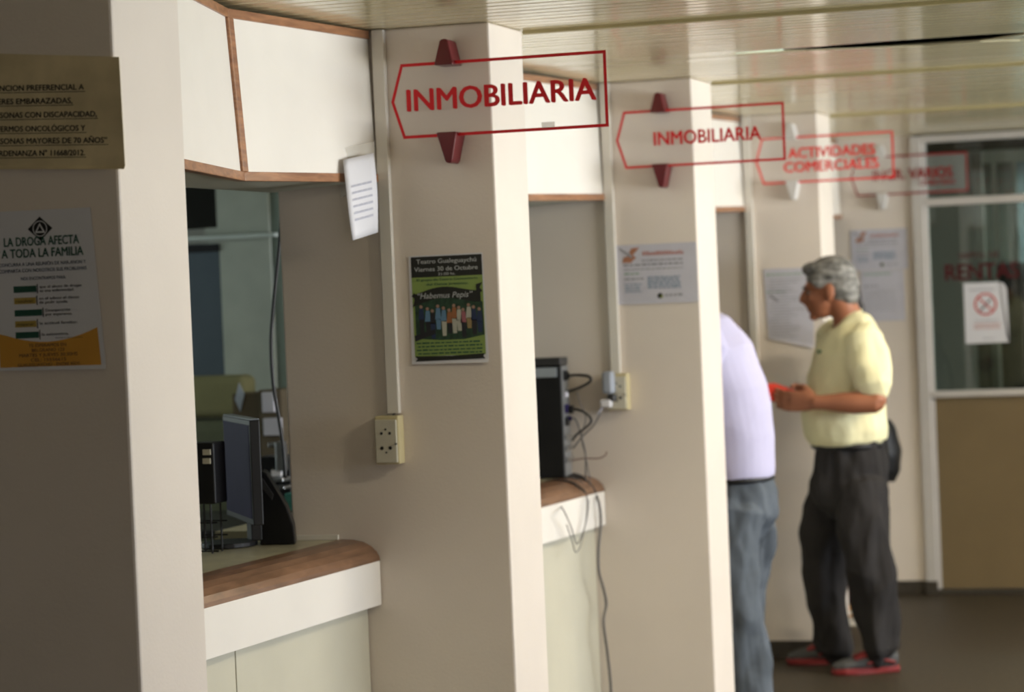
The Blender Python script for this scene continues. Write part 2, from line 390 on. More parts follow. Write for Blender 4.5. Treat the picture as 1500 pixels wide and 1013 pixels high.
# ================================================================== COUNTERS AND PANEL BOXES
where = ['nearest, with the monitor on it',
         'with the computer tower on it',
         'behind the man in lavender',
         'between the fourth pillar and the end partition']
def lerp(a, b, t): return tuple(p+(q-p)*t for p, q in zip(a, b))
for i, fy in enumerate((F1, F2, F3, F4)):
    ya, yb = fy+T+0.004, fy+2.33-0.004
    r = empty('service_counter', (-2.7, (ya+yb)/2, 0), 'cream counter with rounded brown wooden edge, '+where[i], 'counter', 'service counters')
    pts = [(-2.572, yb), (-2.625, yb-1.06), (-2.572, ya)]
    # front fascia, V in plan
    def strip(z0, z1, inset, th, bev=0.003, pts=pts):
        bm = NB(); f = [(x-inset, yy) for x, yy in pts]
        poly = [(x, yy, z0) for x, yy in f] + [(x-th, yy, z0) for x, yy in f[::-1]]
        return prism(bm, poly, (0, 0, z1-z0), bev)
    link('fascia', strip(0.805, 0.927, 0, 0.03), M_PANEL, r)
    # bullnose
    bm = NB(); rings = []
    prof = [(0.0, 0.927), (-0.002, 0.938), (-0.010, 0.953), (-0.026, 0.968), (-0.048, 0.979), (-0.075, 0.985), (-0.112, 0.987), (-0.112, 0.94), (-0.03, 0.927)]
    for x, yy in pts: rings.append([bm.verts.new((x+dx, yy, z)) for dx, z in prof])
    for a, b in zip(rings, rings[1:]):
        for k in range(len(prof)): bm.faces.new((a[k], a[(k+1) % len(prof)], b[(k+1) % len(prof)], b[k]))
    bm.faces.new(rings[0]); bm.faces.new(rings[-1][::-1]); bmesh.ops.recalc_face_normals(bm, faces=bm.faces)
    link('wooden_edge', bm, M_WOODB, r)
    bm = NB(); poly = [(x-0.1125, yy, 0.95) for x, yy in pts] + [(-3.2, ya, 0.95), (-3.2, yb, 0.95)]
    link('worktop', prism(bm, poly, (0, 0, 0.035), 0.001), M_TOP, r)
    segs = [(0, 1, 0.0, 0.777), (0, 1, 0.782, 1.0), (1, 2, 0.0, 0.45), (1, 2, 0.455, 1.0)]
    for (a, b, t0, t1) in segs:
        p0 = lerp(pts[a], pts[b], t0); p1 = lerp(pts[a], pts[b], t1)
        ins = 0.042
        link('front_panel', prism(NB(), [(p0[0]-ins, p0[1], 0.0), (p1[0]-ins, p1[1], 0.0), (p1[0]-ins, p1[1], 0.805), (p0[0]-ins, p0[1], 0.805)], (-0.018, 0, 0), 0.002), M_CREAM, r)
    link('splash_strip', box(NB(), XL, -2.69, yb-0.006, yb+0.002, 0.985, 1.0, 0.002), M_TRUNK, r)

    # white panel box above the counter
    r = empty('panel_box', (-2.6, (ya+yb)/2, 1.93), ['wood-trimmed white panel box above the nearest counter, note taped to it',
        'wood-trimmed white panel box behind the second pillar, above the tower',
        'wood-trimmed white panel box above the man in lavender',
        'shadowed panel box between the fourth pillar and the end partition'][i], 'cabinet', 'white panel boxes above the counters')
    yr = yb-0.012
    R_ = ((-2.540, yr, H-0.003), (-2.529, yr, 1.962)); Mi = ((-2.600, yb-0.84, H-0.010), (-2.574, yb-0.84, 1.944)); L_ = ((-2.34, ya+0.02, H-0.012), (-2.33, ya+0.02, 1.944))
    TW = 0.023
    for (A, B, nm) in ((Mi, R_, 0), (L_, Mi, 1)):
        def q(s_, t_, A=A, B=B):  # s along, t down 0..1
            return Vector(lerp(lerp(A[0], B[0], s_), lerp(A[1], B[1], s_), t_))
        n = (q(1, .5)-q(0, .5)).cross(Vector((0, 0, 1))).normalized()
        if n.x < 0: n = -n
        L1 = (q(1, .5)-q(0, .5)).length; ds = TW/L1; dt = TW/0.42
        link('panel', prism(NB(), [q(ds*0.6 if nm == 0 else 0, dt*.5), q(1, dt*.5), q(1, 1-dt*.5), q(ds*0.6 if nm == 0 else 0, 1-dt*.5)], -n*0.016), M_PANEL, r)
        link('wood_trim', prism(NB(), [q(0, 0)+n*.006, q(1, 0)+n*.006, q(1, dt)+n*.006, q(0, dt)+n*.006], -n*0.026, 0.002), M_WOOD, r)
        link('wood_trim', prism(NB(), [q(0, 1-dt)+n*.006, q(1, 1-dt)+n*.006, q(1, 1)+n*.006, q(0, 1)+n*.006], -n*0.026, 0.002), M_WOOD, r)
        s0, s1 = (0, ds) if nm == 0 else (1-ds, 1)
        link('wood_trim', prism(NB(), [q(s0, dt)+n*.007, q(s1, dt)+n*.007, q(s1, 1-dt)+n*.007, q(s0, 1-dt)+n*.007], -n*0.026, 0.002), M_WOOD, r)
    link('soffit', prism(NB(), [(-2.545, yb-0.01, 1.966), (-2.595, yb-0.84, 1.950), (-2.36, ya+0.02, 1.95), (XL, ya, 1.95), (XL, yb-0.01, 1.95)], (0, 0, 0.02)), M_OFFW, r)
    link('back_panel', box(NB(), XL-0.02, XL, ya, yb, 1.95, H-0.002), M_OFFW, r)

# cable trunking down each pillar, and its socket box
tl = ['white cable trunking running down the second pillar to the yellowed socket box', 'white cable trunking running down the third pillar to the plugs',
      'white cable trunking on the fourth pillar, left of the long white notice']
for i, fy in enumerate((F2, F3, F4)):
    z0 = (1.330, 1.345, 1.30)[i]
    bm = box(NB(), -2.527, -2.493, fy-0.022, fy-0.001, z0, H-0.002, 0.002)
    o = link('cable_trunking', bm, M_TRUNK, None); setp(o, tl[i], 'trunking', 'cable trunkings')
def socket(fy, x0, x1, z0, z1, label, plain=False):
    r = empty('wall_socket', ((x0+x1)/2, fy, z0), label, 'socket', 'wall sockets')
    link('back_box', box(NB(), x0, x1, fy-0.045, fy-0.001, z0, z1, 0.004), M_PLASY, r)
    link('face_plate', box(NB(), x0+0.003, x1-0.004, fy-0.054, fy-0.046, z0+0.004, z1-0.010, 0.003), M_PLASI, r)
    w_ = (x1-x0)
    for cz, open_ in ((z0+0.085, False), (z0+0.045, True)):
        for sx in (-0.012, 0.012):
            cx = (x0+x1)/2+sx
            link('pin_hole', cyl(NB(), (cx, fy-0.0555, cz), 0.005 if open_ else 0.004, (cx, fy-0.050, cz+0.0), 10), M_BLACK if open_ else M_DARK, r)
        cx = (x0+x1)/2
        link('pin_hole', cyl(NB(), (cx, fy-0.0555, cz+(-.012 if open_ else .011)), 0.003, (cx, fy-0.050, cz+(-.012 if open_ else .011)), 8), M_DARK, r)
    link('screw', cyl(NB(), (x1-0.006, fy-0.058, (z0+z1)/2-0.01), 0.003, (x1-0.006, fy-0.05, (z0+z1)/2-0.01), 8), M_STEEL, r)
socket(F2, -2.557, -2.487, 1.193, 1.325, 'yellowed double socket box on the second pillar, nothing plugged in')
socket(F3, -2.535, -2.462, 1.215, 1.345, 'yellowed socket box on the third pillar with two plugs in it')
bm = NB(); tube(bm, [(-2.508, F2-0.012, 1.332), (-2.510, F2-0.02, 1.326), (-2.513, F2-0.028, 1.318)], 0.003)
setp(link('wire', bm, M_DARK), 'short dark wire between the trunking end and the empty socket box', 'wire')

# plugs in the third pillar's socket
r = empty('power_adapter', (-2.517, F3-0.06, 1.27), 'grey power adapter plugged into the socket on the third pillar', 'adapter')
c1 = at(893, 562, F3-0.075)
link('adapter_body', box(NB(), c1.x-0.022, c1.x+0.018, F3-0.105, F3-0.056, c1.z-0.035, c1.z+0.045, 0.012, 3), mat('grey_blue_plastic', (0.33, 0.36, 0.42), 0.5), r)
link('adapter_nose', box(NB(), c1.x-0.008, c1.x+0.022, F3-0.095, F3-0.056, c1.z-0.062, c1.z-0.036, 0.008, 3), M_DARK, r)
c2 = at(888, 592, F3-0.09)
r = empty('white_plug', (c2.x, F3-0.08, c2.z), 'small white plug hanging below the grey adapter', 'plug')
link('plug_body', box(NB(), c2.x-0.022, c2.x+0.020, F3-0.10, F3-0.07, c2.z-0.012, c2.z+0.018, 0.008, 3), M_WHITE, r)
link('plug_tail', cyl(NB(), (c2.x-0.018, F3-0.085, c2.z-0.012), 0.006, (c2.x-0.035, F3-0.085, c2.z-0.035), 10, 0.003), M_PAPER2, r)

# ================================================================== SIGNS
M_ACR = mat('clear_acrylic', (0.80, 0.80, 0.80), 0.12, 0.6, alpha=0.07)
def sign(fy, lines, label, brk, mred, zj=0.0, brl=None):
    r = empty('hanging_sign', (-2.3, fy-0.06, 2.07), label, 'sign', 'clear arrow signs on the pillars')
    X0, XT, X1, Z0, Z1 = -2.432, -2.463, -1.857, 2.072+zj, 2.274+zj; zm = (Z0+Z1)/2; yy = fy-0.06
    link('acrylic_sheet', prism(NB(), [(X0, yy+.001, Z1), (X1, yy+.001, Z1), (X1, yy+.001, Z0), (X0, yy+.001, Z0), (XT, yy+.001, zm)], (0, 0.003, 0)), M_ACR, r)
    bm = NB(); P = [Vector((X0, yy-.0008, Z1)), Vector((X1, yy-.0008, Z1)), Vector((X1, yy-.0008, Z0)), Vector((X0, yy-.0008, Z0)), Vector((XT, yy-.0008, zm))]
    C = Vector(((X0+X1)/2, yy-.0008, zm)); wd = 0.0085
    def inset(k):
        a, b, c = P[k-1], P[k], P[(k+1) % 5]
        d1 = (b-a).normalized(); d2 = (c-b).normalized(); n1 = Vector((d1.z, 0, -d1.x)); n2 = Vector((d2.z, 0, -d2.x))
        if n1.dot(C-b) < 0: n1 = -n1
        if n2.dot(C-b) < 0: n2 = -n2
        m = (n1+n2); return b + m*(wd/(1+n1.dot(n2)))
    Q = [inset(k) for k in range(5)]
    for k in range(5):
        j = (k+1) % 5; bm.faces.new([bm.verts.new(v) for v in (P[k], Q[k], Q[j], P[j])])
    bmesh.ops.remove_doubles(bm, verts=bm.verts, dist=1e-5)
    link('border', bm, mred, r)
    sh = Sheet(r, 0, 0, yy-0.0006)
    for (tx, x0, x1, zb, h, o_) in lines:
        sh.text('lettering', mred, tx, x0, -zb, h, x1-x0, lay=1, off=o_)
    sh.done()
    for up in (1, -1):
        cx = (-2.303 if brl is None else brl); zc = Z1 if up > 0 else Z0
        wb, wt, Lh = (0.027, 0.011, 0.070) if up > 0 else (0.029, 0.009, 0.083)
        zb = zc - up*0.011; zt = zb + up*Lh
        yb_, yf = fy-0.001, fy-0.082
        bm = NB()
        pr = [(-wb, 0), (wb, 0), (wt*1.1, Lh*0.93), (wt*0.5, Lh), (-wt*0.5, Lh), (-wt*1.1, Lh*0.93)]
        front = [(cx+a, yf + (0.010*(b/Lh)), zb+up*b) for a, b in pr]; back = [(cx+a*1.0, yb_, zb+up*b) for a, b in pr]
        va = [bm.verts.new(v) for v in front]; vb = [bm.verts.new(v) for v in back]
        bm.faces.new(va); bm.faces.new(vb[::-1])
        for k in range(6): bm.faces.new((va[(k+1) % 6], va[k], vb[k], vb[(k+1) % 6]))
        bmesh.ops.recalc_face_normals(bm, faces=bm.faces)
        bmesh.ops.bevel(bm, geom=[e for e in bm.edges], offset=0.0035, segments=2, affect='EDGES', profile=0.5)
        link('bracket', bm, brk, r)
    return r
M_RED2 = mat('sign_red_backlit', (0.85, 0.035, 0.035), 0.5, 0.3)  # brighter red: light coming through the sign is put into the colour
M_RED4 = mat('sign_dark_red', (0.30, 0.016, 0.016), 0.5, 0.3)
M_BRW = mat('bracket_white', (0.62, 0.60, 0.58), 0.45, 0.4)
sign(F2, [('INMOBILIARIA', -2.419, -1.887, 2.146, 0.058, 0.030)], 'sharp red-outlined clear sign reading INMOBILIARIA, nearest, on the second pillar', M_BRED, M_RED)
sign(F3, [('INMOBILIARIA', -2.326, -1.940, 2.143, 0.047, 0.030)], 'thin red-outlined clear sign reading INMOBILIARIA with smaller letters, on the third pillar', M_BRED, M_RED, -0.006)
sign(F4, [('ACTIVIDADES', -2.318, -1.937, 2.180, 0.044, 0.030), ('COMERCIALES', -2.339, -1.922, 2.120, 0.044, 0.030)], 'clear sign reading ACTIVIDADES COMERCIALES on the fourth pillar', M_BRW, M_RED2, 0.0)
sign(F5, [('INGR. VARIOS', -2.347, -1.934, 2.150, 0.054, 0.030), ('CEMENTERIO', -2.109, -1.925, 2.113, 0.026, 0.012)], 'dark red clear sign reading INGR. VARIOS, farthest, by the end partition', M_BRW, M_RED4, 0.0)
bm = NB(); tp = at(803, 184, F2-0.063); box(bm, tp.x-0.018, tp.x+0.018, F2-0.0635, F2-0.0618, tp.z-0.005, tp.z+0.010)
setp(link('adhesive_tape', bm, mat('clear_tape', (0.75, 0.68, 0.62), 0.3, alpha=0.4)), 'small clear tape piece on the lower edge of the nearest INMOBILIARIA sign', 'tape')

# ================================================================== NOTICES AND POSTERS
# preferential service notice, first pillar
r = empty('notice', (-2.40, F1-0.003, 1.9), 'yellowed typed notice about preferential service, upper one on the nearest pillar', 'notice', 'papers taped on the pillars')
s = Sheet(r, -2.52, 2.145, F1-0.004, tilt=-0.045)
s.sheet(0.34, 0.22, M_KRAFT, corners=[(0, 0.0), (0.337, 0.0155), (0.349, 0.225), (-0.005, 0.222)], curl=0.006)
for tx, X, Z, wd in (('“ATENCION PREFERENCIAL A', -2.258, 2.058, 0.212), ('MUJERES EMBARAZADAS,', -2.283, 2.034, 0.185), ('PERSONAS CON DISCAPACIDAD,', -2.234, 2.006, 0.226),
                     ('ENFERMOS ONCOLÓGICOS Y', -2.259, 1.981, 0.203), ('PERSONAS MAYORES DE 70 AÑOS”', -2.215, 1.956, 0.248), ('ORDENANZA N° 11668/2012.', -2.262, 1.935, 0.192)):
    dx, dz = X+2.52, 2.145-Z; u = dx*s.c - dz*s.s; v = dx*s.s + dz*s.c   # world point to sheet coordinates
    s.text('typed_text', M_INK, tx, u, v, 0.0105, wd, 'R', off=0.022)
    s.rect('underline#'+tx, M_INK, u-wd, v+0.0030, u+0.002, v+0.0040, 2)
s.done()

# support group poster, first pillar
M_GRN = mat('print_dark_green', (0.012, 0.075, 0.05), 0.6); M_YEL = mat('print_amber', (0.62, 0.30, 0.035), 0.6); M_BLU = mat('print_dark_blue', (0.05, 0.07, 0.12), 0.6)
M_BAR = mat('print_mustard', (0.42, 0.30, 0.07), 0.6); M_P1 = mat('poster_white', (0.66, 0.66, 0.70), 0.4, 0.4, var=0.02)
W_, H_ = 0.212, 0.303
r = empty('support_group_poster', (-2.35, F1-0.003, 1.53), 'white LA DROGA AFECTA A TODA LA FAMILIA poster with amber foot', 'poster', 'papers taped on the pillars')
s = Sheet(r, -2.460, 1.838, F1-0.004, tilt=0.0)
s.sheet(W_, H_, M_P1, corners=[(-0.005, 0), (0.203, 0.001), (0.221, 0.305), (-0.002, 0.302)], curl=0.004)
s.poly('amber_foot', M_YEL, [(0.0, 0.297), (0.212, 0.299), (0.207, 0.226)] + [(0.207*(1-k/12), 0.226+0.022*sin(pi*k/12)**0.9+0.004*(k/12)) for k in range(1, 12)] + [(0.0, 0.232)], 1)
cx, cv = 0.097, 0.036
s.poly('emblem', M_INK, [(cx, cv-0.023), (cx-0.026, cv), (cx, cv+0.023), (cx+0.026, cv)], 1)
s.ring('emblem_mark', M_P1, cx, cv, 0.015, 0.0016, 2); s.poly('emblem_mark', M_P1, [(cx, cv-0.011), (cx-0.011, cv+0.008), (cx+0.011, cv+0.008)], 2)
s.poly('emblem_core', M_INK, [(cx, cv-0.006), (cx-0.006, cv+0.005), (cx+0.006, cv+0.005)], 3)
s.text('title', M_GRN, 'LA DROGA AFECTA', 0.020, 0.067, 0.0165, 0.158, off=0.03)
s.text('title', M_GRN, 'A TODA LA FAMILIA', 0.014, 0.089, 0.0165, 0.172, off=0.03)
s.text('subtitle', M_BLU, 'CONCURRA A UNA REUNIÓN DE NAR-ANON Y', 0.008, 0.105, 0.0065, 0.182, off=0.015)
s.text('subtitle', M_BLU, 'COMPARTA CON NOSOTROS SUS PROBLEMAS', 0.007, 0.117, 0.0065, 0.184, off=0.015)
s.text('subtitle', M_BLU, 'NOS ENCONTRAMOS PARA:', 0.053, 0.132, 0.006, 0.094, off=0.015)
rows = [(0.146, M_GRN, 0.048, '', ('que el abuso de drogas', 'es una enfermedad.')), (0.168, M_BAR, 0.046, 'resolver', ('en el adicto el deseo', 'de pedir ayuda.')),
        (0.191, M_GRN, 0.058, '', ('Desesperación', 'por esperanza.')), (0.212, M_BAR, 0.045, 'mejorar', ('la actitud familiar.',)), (0.233, M_GRN, 0.049, '', ('la autoestima.',))]
for v, m, wd, inner, tx in rows:
    s.rect('bar#%g' % v, m, 0.036, v-0.003, 0.036+wd, v+0.009, 2)
    if inner: s.text('bar_text#%g' % v, M_INK, inner, 0.040, v+0.006, 0.0055, wd-0.009, lay=3)
    u = 0.036+wd+0.003
    s.rect('brace#%g' % v, M_INK, u-0.002, v-0.006, u, v+0.012, 2)
    for k, t_ in enumerate(tx): s.text('body_text', M_INK, t_, u+0.004, v+0.002+0.0075*k+(0.003 if len(tx) == 1 else 0), 0.0050, min(0.088, 0.0040*len(t_)), off=0.012)
s.text('body_text', M_INK, 'Entrada en forma anónima', 0.120, 0.2445, 0.0028, 0.056)
for k, (t_, wd) in enumerate((('TE ESPERAMOS EN:', 0.080), ('BELGRANO 123', 0.068), ('MARTES Y JUEVES 20:30HS', 0.122), ('CEL: 15556615', 0.074), ('GUALEGUAYCHÚ - ENTRE RÍOS', 0.130))):
    s.text('foot_text', mat('print_brown', (0.12, 0.06, 0.03), 0.6), t_, 0.103, 0.259+0.0092*k, 0.0062, wd, 'C', off=0.008)
s.done()

# theatre poster, second pillar
M_LG = mat('print_lime', (0.24, 0.34, 0.09), 0.5, var=0.1); M_PB = mat('print_black', (0.015, 0.016, 0.013), 0.45)
M_DG = mat('print_forest', (0.02, 0.055, 0.03), 0.5, var=0.5, scale=60); M_OFF = mat('print_offwhite', (0.48, 0.50, 0.50), 0.5)
r = empty('theatre_poster', (-2.35, F2-0.003, 1.46), 'black and lime theatre poster for Habemus Pepis with a crowd photograph', 'poster', 'papers taped on the pillars')
s = Sheet(r, -2.452, 1.757, F2-0.004, tilt=0.003)
s.sheet(0.215, 0.298, M_P1, corners=[(0, 0.001), (0.211, 0), (0.216, 0.297), (-0.004, 0.295)], curl=0.008)
def wv(u): return 0.006*sin(u*2*pi/0.2)
s.rect('black_header', M_PB, 0.006, 0.004, 0.209, 0.060, 1)
s.rect('lime_ground', M_LG, 0.006, 0.060, 0.209, 0.275, 1)
for part_, m_, tx, u, b_, h_, wd in (('header_text', M_OFF, 'Teatro Gualeguaychú', 0.108, 0.023, 0.012, 0.172), ('header_text', M_OFF, 'Viernes 30 de Octubre', 0.106, 0.044, 0.012, 0.182), ('header_text', M_OFF, '21:00 hs.', 0.108, 0.056, 0.007, 0.05),
                                 ('lime_text', M_GRN, 'El grupo de Teatro Comunitario', 0.108, 0.070, 0.006, 0.175), ('lime_text', M_GRN, 'del Oeste presenta:', 0.108, 0.083, 0.0065, 0.12)):
    s.text(part_, m_, tx, u, b_, h_, wd, 'C', off=0.012)
N_ = 14; top = [(0.012+0.19*k/N_, 0.102-0.010*sin(pi*1.6*k/N_-0.5)-0.010*k/N_) for k in range(N_+1)]
s.poly('photo', M_DG, [(0.012, 0.226), (0.012, 0.120), (0.060, 0.112), (0.150, 0.116), (0.206, 0.132), (0.208, 0.222), (0.150, 0.232), (0.080, 0.232)][::-1], 2)
for k in range(N_):
    (u0, a0), (u1, a1) = top[k], top[k+1]; s.poly('ribbon', M_PB, [(u0, a0), (u0, a0+0.030), (u1, a1+0.030), (u1, a1)], 5)
s.poly('ribbon', M_PB, [(0.012, 0.102), (0.004, 0.110), (0.014, 0.118), (0.006, 0.140), (0.040, 0.125)], 4)
s.poly('ribbon', M_PB, [(0.19, 0.085), (0.208, 0.080), (0.200, 0.094), (0.208, 0.104), (0.19, 0.112)], 4)
s.text('ribbon_text', M_OFF, '“Habemus Pepis”', 0.022, 0.118, 0.0155, 0.158, lay=7, off=0.008, shear=0.25)
pc = {k: mat('print_'+k, c, 0.5) for k, c in dict(navy=(0.02, 0.035, 0.09), sky=(0.12, 0.24, 0.38), cream=(0.45, 0.45, 0.38), rust=(0.33, 0.13, 0.05), coal=(0.02, 0.02, 0.025), rose=(0.35, 0.12, 0.14), sand=(0.30, 0.22, 0.10), face=(0.35, 0.22, 0.16)).items()}
crowd = [(0.030, 'navy', 'coal'), (0.048, 'sky', 'coal'), (0.062, 'coal', 'navy'), (0.078, 'sky', 'sky'), (0.094, 'sky', 'cream'), (0.110, 'rust', 'coal'), (0.124, 'rust', 'cream'), (0.138, 'cream', 'cream'), (0.150, 'rose', 'coal'), (0.166, 'cream', 'sand'), (0.180, 'navy', 'coal'), (0.196, 'navy', 'navy')]
for k, (u, c1_, c2_) in enumerate(crowd):
    t_ = 0.140+0.006*((k*7) % 3)
    s.disc('crowd_heads#%d' % k, pc['face'], u, t_, 0.0048, 4, n=10)
    s.poly('crowd_tops#%d' % k, pc[c1_], [(u-0.005, t_+0.005), (u-0.009, t_+0.035), (u+0.008, t_+0.036), (u+0.006, t_+0.005)], 3)
    s.poly('crowd_legs#%d' % k, pc[c2_], [(u-0.007, t_+0.034), (u-0.005, t_+0.075-0.012*(k % 2)), (u+0.006, t_+0.075-0.012*(k % 2)), (u+0.008, t_+0.034)], 3)
s.poly('rail', pc['coal'], [(0.008, 0.218), (0.010, 0.234), (0.070, 0.214), (0.068, 0.202)], 5)
for k in range(4): s.words('lime_text', M_GRN, 0.012+0.004*(k % 2), 0.200, 0.241+0.0095*k, 0.0042, 2)
s.poly('foot_ribbon', M_PB, [(0.006, 0.274), (0.014, 0.281), (0.008, 0.288), (0.208, 0.286), (0.202, 0.279), (0.208, 0.272), (0.11, 0.276)], 4)
s.done()

# landscape notice, third pillar
M_PK = mat('print_pink', (0.50, 0.24, 0.22), 0.7); M_LB = mat('print_pale_blue', (0.27, 0.33, 0.42), 0.7); M_PG = mat('print_pale_green', (0.26, 0.40, 0.28), 0.7)
M_HN = mat('print_hand', (0.38, 0.17, 0.10), 0.7)
def landscape(root, X, Z, Y):
    s = Sheet(root, X, Z, Y)
    s.sheet(0.295, 0.211, M_PAPER2, curl=0.004)
    s.poly('picture', M_HN, [(0.024, 0.062), (0.056, 0.064), (0.075, 0.046), (0.064, 0.036), (0.030, 0.044)], 2)
    s.poly('picture', M_HN, [(0.050, 0.030), (0.062, 0.038), (0.082, 0.018), (0.088, 0.010), (0.060, 0.012)], 2)
    s.poly('picture_tool', M_GREY, [(0.016, 0.008), (0.014, 0.014), (0.058, 0.048), (0.064, 0.044)], 3)
    for a, b in ((0.100, 0.136), (0.142, 0.152), (0.158, 0.248)):
        u = a
        while u < b: s.rect('heading', M_PK, u, 0.024+random.uniform(0, 0.006), u+0.0055, 0.040, 2); u += 0.0085
    s.words('text_bold', M_GREY, 0.096, 0.245, 0.060, 0.006); s.words('text_bold', M_GREY, 0.028, 0.245, 0.075, 0.007)
    s.words('text_fine', M_PAPERT, 0.030, 0.245, 0.090, 0.005); s.words('text_green', M_PG, 0.03, 0.09, 0.105, 0.005)
    s.words('text_bold', M_GREY, 0.030, 0.100, 0.124, 0.006)
    for k in range(4): s.words('text_fine', M_LB, 0.030, 0.092, 0.142+0.009*k, 0.005)
    for k in range(6): s.words('text_blue', M_LB, 0.114, 0.235, 0.120+0.0075*k, 0.006)
    s.disc('logo', M_INK, 0.158, 0.184, 0.0095, 2, n=14); s.disc('logo_leaf', mat('print_olive', (0.25, 0.27, 0.05), 0.7), 0.164, 0.187, 0.005, 3, n=10)
    s.words('text_bold', M_GREY, 0.176, 0.246, 0.186, 0.007)
    s.done()
M_PAPERT = mat('faint_grey_print', (0.36, 0.36, 0.38), 0.8)
r = empty('printed_notice', (-2.35, F3-0.003, 1.59), 'landscape printed notice with a hand picture, on the third pillar', 'notice', 'papers taped on the pillars')
landscape(r, -2.497, 1.799, F3-0.004)
r = empty('printed_notice', (-2.34, F5-0.003, 1.70), 'blurred landscape notice, upper of the two papers beside the end partition', 'notice', 'papers taped on the pillars')
landscape(r, -2.484, 1.900, F5-0.004)
# long notice, fourth pillar
r = empty('crumpled_notice', (-2.34, F4-0.003, 1.36), 'long wrinkled white notice on the fourth pillar, behind the grey-haired man', 'notice', 'papers taped on the pillars')
s = Sheet(r, -2.459, 1.706, F4-0.004)
s.sheet(0.225, 0.35, M_PAPER2, corners=[(0, 0), (0.222, 0.002), (0.210, 0.352), (0.012, 0.305)], curl=0.006)
s.words('text_green', M_PG, 0.012, 0.17, 0.030, 0.008); s.words('text_green', M_PG, 0.012, 0.10, 0.105, 0.007)
for k in range(20): s.words('text_fine', M_PAPERT, 0.018+0.02*random.random(), 0.10+0.08*random.random(), 0.052+0.013*k, 0.004)
s.poly('sketch', M_GREY, [(0.02, 0.118), (0.06, 0.146), (0.064, 0.140), (0.024, 0.112)], 2)
s.done()
r = empty('listing_notice', (-2.33, F5-0.003, 1.42), 'white notice with a green line, lower of the two papers beside the end partition', 'notice', 'papers taped on the pillars')
s = Sheet(r, -2.440, 1.686, F5-0.0045)
s.sheet(0.226, 0.262, M_PAPER2, curl=0.003)
s.words('text_green', M_PG, 0.02, 0.16, 0.022, 0.009); s.words('text_bold', M_GREY, 0.02, 0.09, 0.085, 0.012); 
for k in range(8): s.words('text_fine', M_PAPERT, 0.02, 0.18, 0.11+0.014*k, 0.004)
s.done()
# no smoking notice and lettering on the glass
r = empty('no_smoking_notice', (-1.80, F5, 1.29), 'white no smoking notice with red crossed circle, on the end partition glass', 'notice')
s = Sheet(r, -1.909, 1.602, F5-0.0005)
s.sheet(0.222, 0.315, M_P1, corners=[(0, 0), (0.185, 0.0), (0.222, 0.310), (0.0, 0.312)], nx=2, ny=2)
s.poly('sheet_edge', M_P1, [(0.18, 0.0), (0.205, 0.010), (0.219, 0.035), (0.222, 0.29), (0.212, 0.308)][::-1], 0)
s.ring('prohibition_ring', M_REDN if False else mat('print_signal_red', (0.55, 0.05, 0.04), 0.6), 0.108, 0.112, 0.058, 0.010, 2)
sg = MATS['print_signal_red']
s.poly('prohibition_bar', sg, [(0.066, 0.075), (0.071, 0.069), (0.150, 0.149), (0.145, 0.155)], 3)
s.poly('cigarette', M_INK, [(0.080, 0.140), (0.136, 0.082), (0.140, 0.087), (0.085, 0.145)], 2)
s.poly('smoke_line', sg, [(0.066, 0.149), (0.071, 0.155), (0.085, 0.142), (0.080, 0.137)], 2)
s.words('small_text', M_GREY, 0.03, 0.16, 0.040, 0.006); s.words('small_text', M_GREY, 0.05, 0.17, 0.198, 0.005)
for k in range(3): s.words('red_text', M_PK, 0.045, 0.18, 0.216+0.011*k, 0.006)
s.words('small_text', M_GREY, 0.09, 0.15, 0.290, 0.005)
s.done()
r = empty('glass_lettering', (-1.8, F5, 1.61), 'dark red lettering DEPTO DE RENTAS stuck on the partition glass', 'lettering')
s = Sheet(r, 0, 0, F5+0.004)
M_DKR = mat('vinyl_dark_red', (0.065, 0.008, 0.010), 0.6, 0.2)
s.text('vinyl_letters', M_DKR, 'RENTAS', -2.003, -1.620, 0.082, 0.380, off=0.03); s.text('vinyl_letters', M_DKR, 'DEPTO. DE', -1.925, -1.728, 0.030, 0.20, off=0.02)
s.done()
# note hanging from the first panel box
r = empty('hanging_note', (-2.50, F2-0.2, 1.81), 'curled white handwritten note hanging from the nearest panel box', 'note')
bm = NB(); pc4 = [(503, 234), (547, 224), (555, 340), (518, 352)]; g = []
n_ = 12
for j in range(n_+1):
    row = []
    for i in range(7):
        a, c = i/6, j/n_
        px = (pc4[0][0]*(1-a)+pc4[1][0]*a)*(1-c)+(pc4[3][0]*(1-a)+pc4[2][0]*a)*c + (-3.5*sin(pi*c))*(1-a) + 2*sin(pi*c*1.2)
        py = (pc4[0][1]*(1-a)+pc4[1][1]*a)*(1-c)+(pc4[3][1]*(1-a)+pc4[2][1]*a)*c
        row.append(bm.verts.new(at(px, py, F2-0.26+0.15*a-0.03*sin(pi*c))))
    g.append(row)
NOTE = [[v.co.copy() for v in row] for row in g]
for j in range(n_):
    for i in range(6): bm.faces.new((g[j+1][i], g[j+1][i+1], g[j][i+1], g[j][i]))
e_ = bmesh.ops.extrude_face_region(bm, geom=bm.faces[:]); bmesh.ops.translate(bm, verts=[v for v in e_['geom'] if isinstance(v, bmesh.types.BMVert)], vec=(-0.0012, 0.0008, 0))
bmesh.ops.recalc_face_normals(bm, faces=bm.faces)
link('sheet', bm, M_WHITE, r, smooth=True)
bm = NB()
for j in (4, 5, 6, 7, 8, 9):
    for i in range(1, 5+(j % 2)):
        if i == 5: continue
        A, B = NOTE[j][i], NOTE[j][i+1]; dv = (NOTE[j+1][i]-A)*0.33; off = Vector((0.0010, -0.0015, 0))
        bm.faces.new([bm.verts.new(v+off) for v in (A+dv, B+dv, B, A+(B-A)*0.12)])
link('handwriting', bm, mat('pencil_grey', (0.46, 0.46, 0.53), 0.8), r)
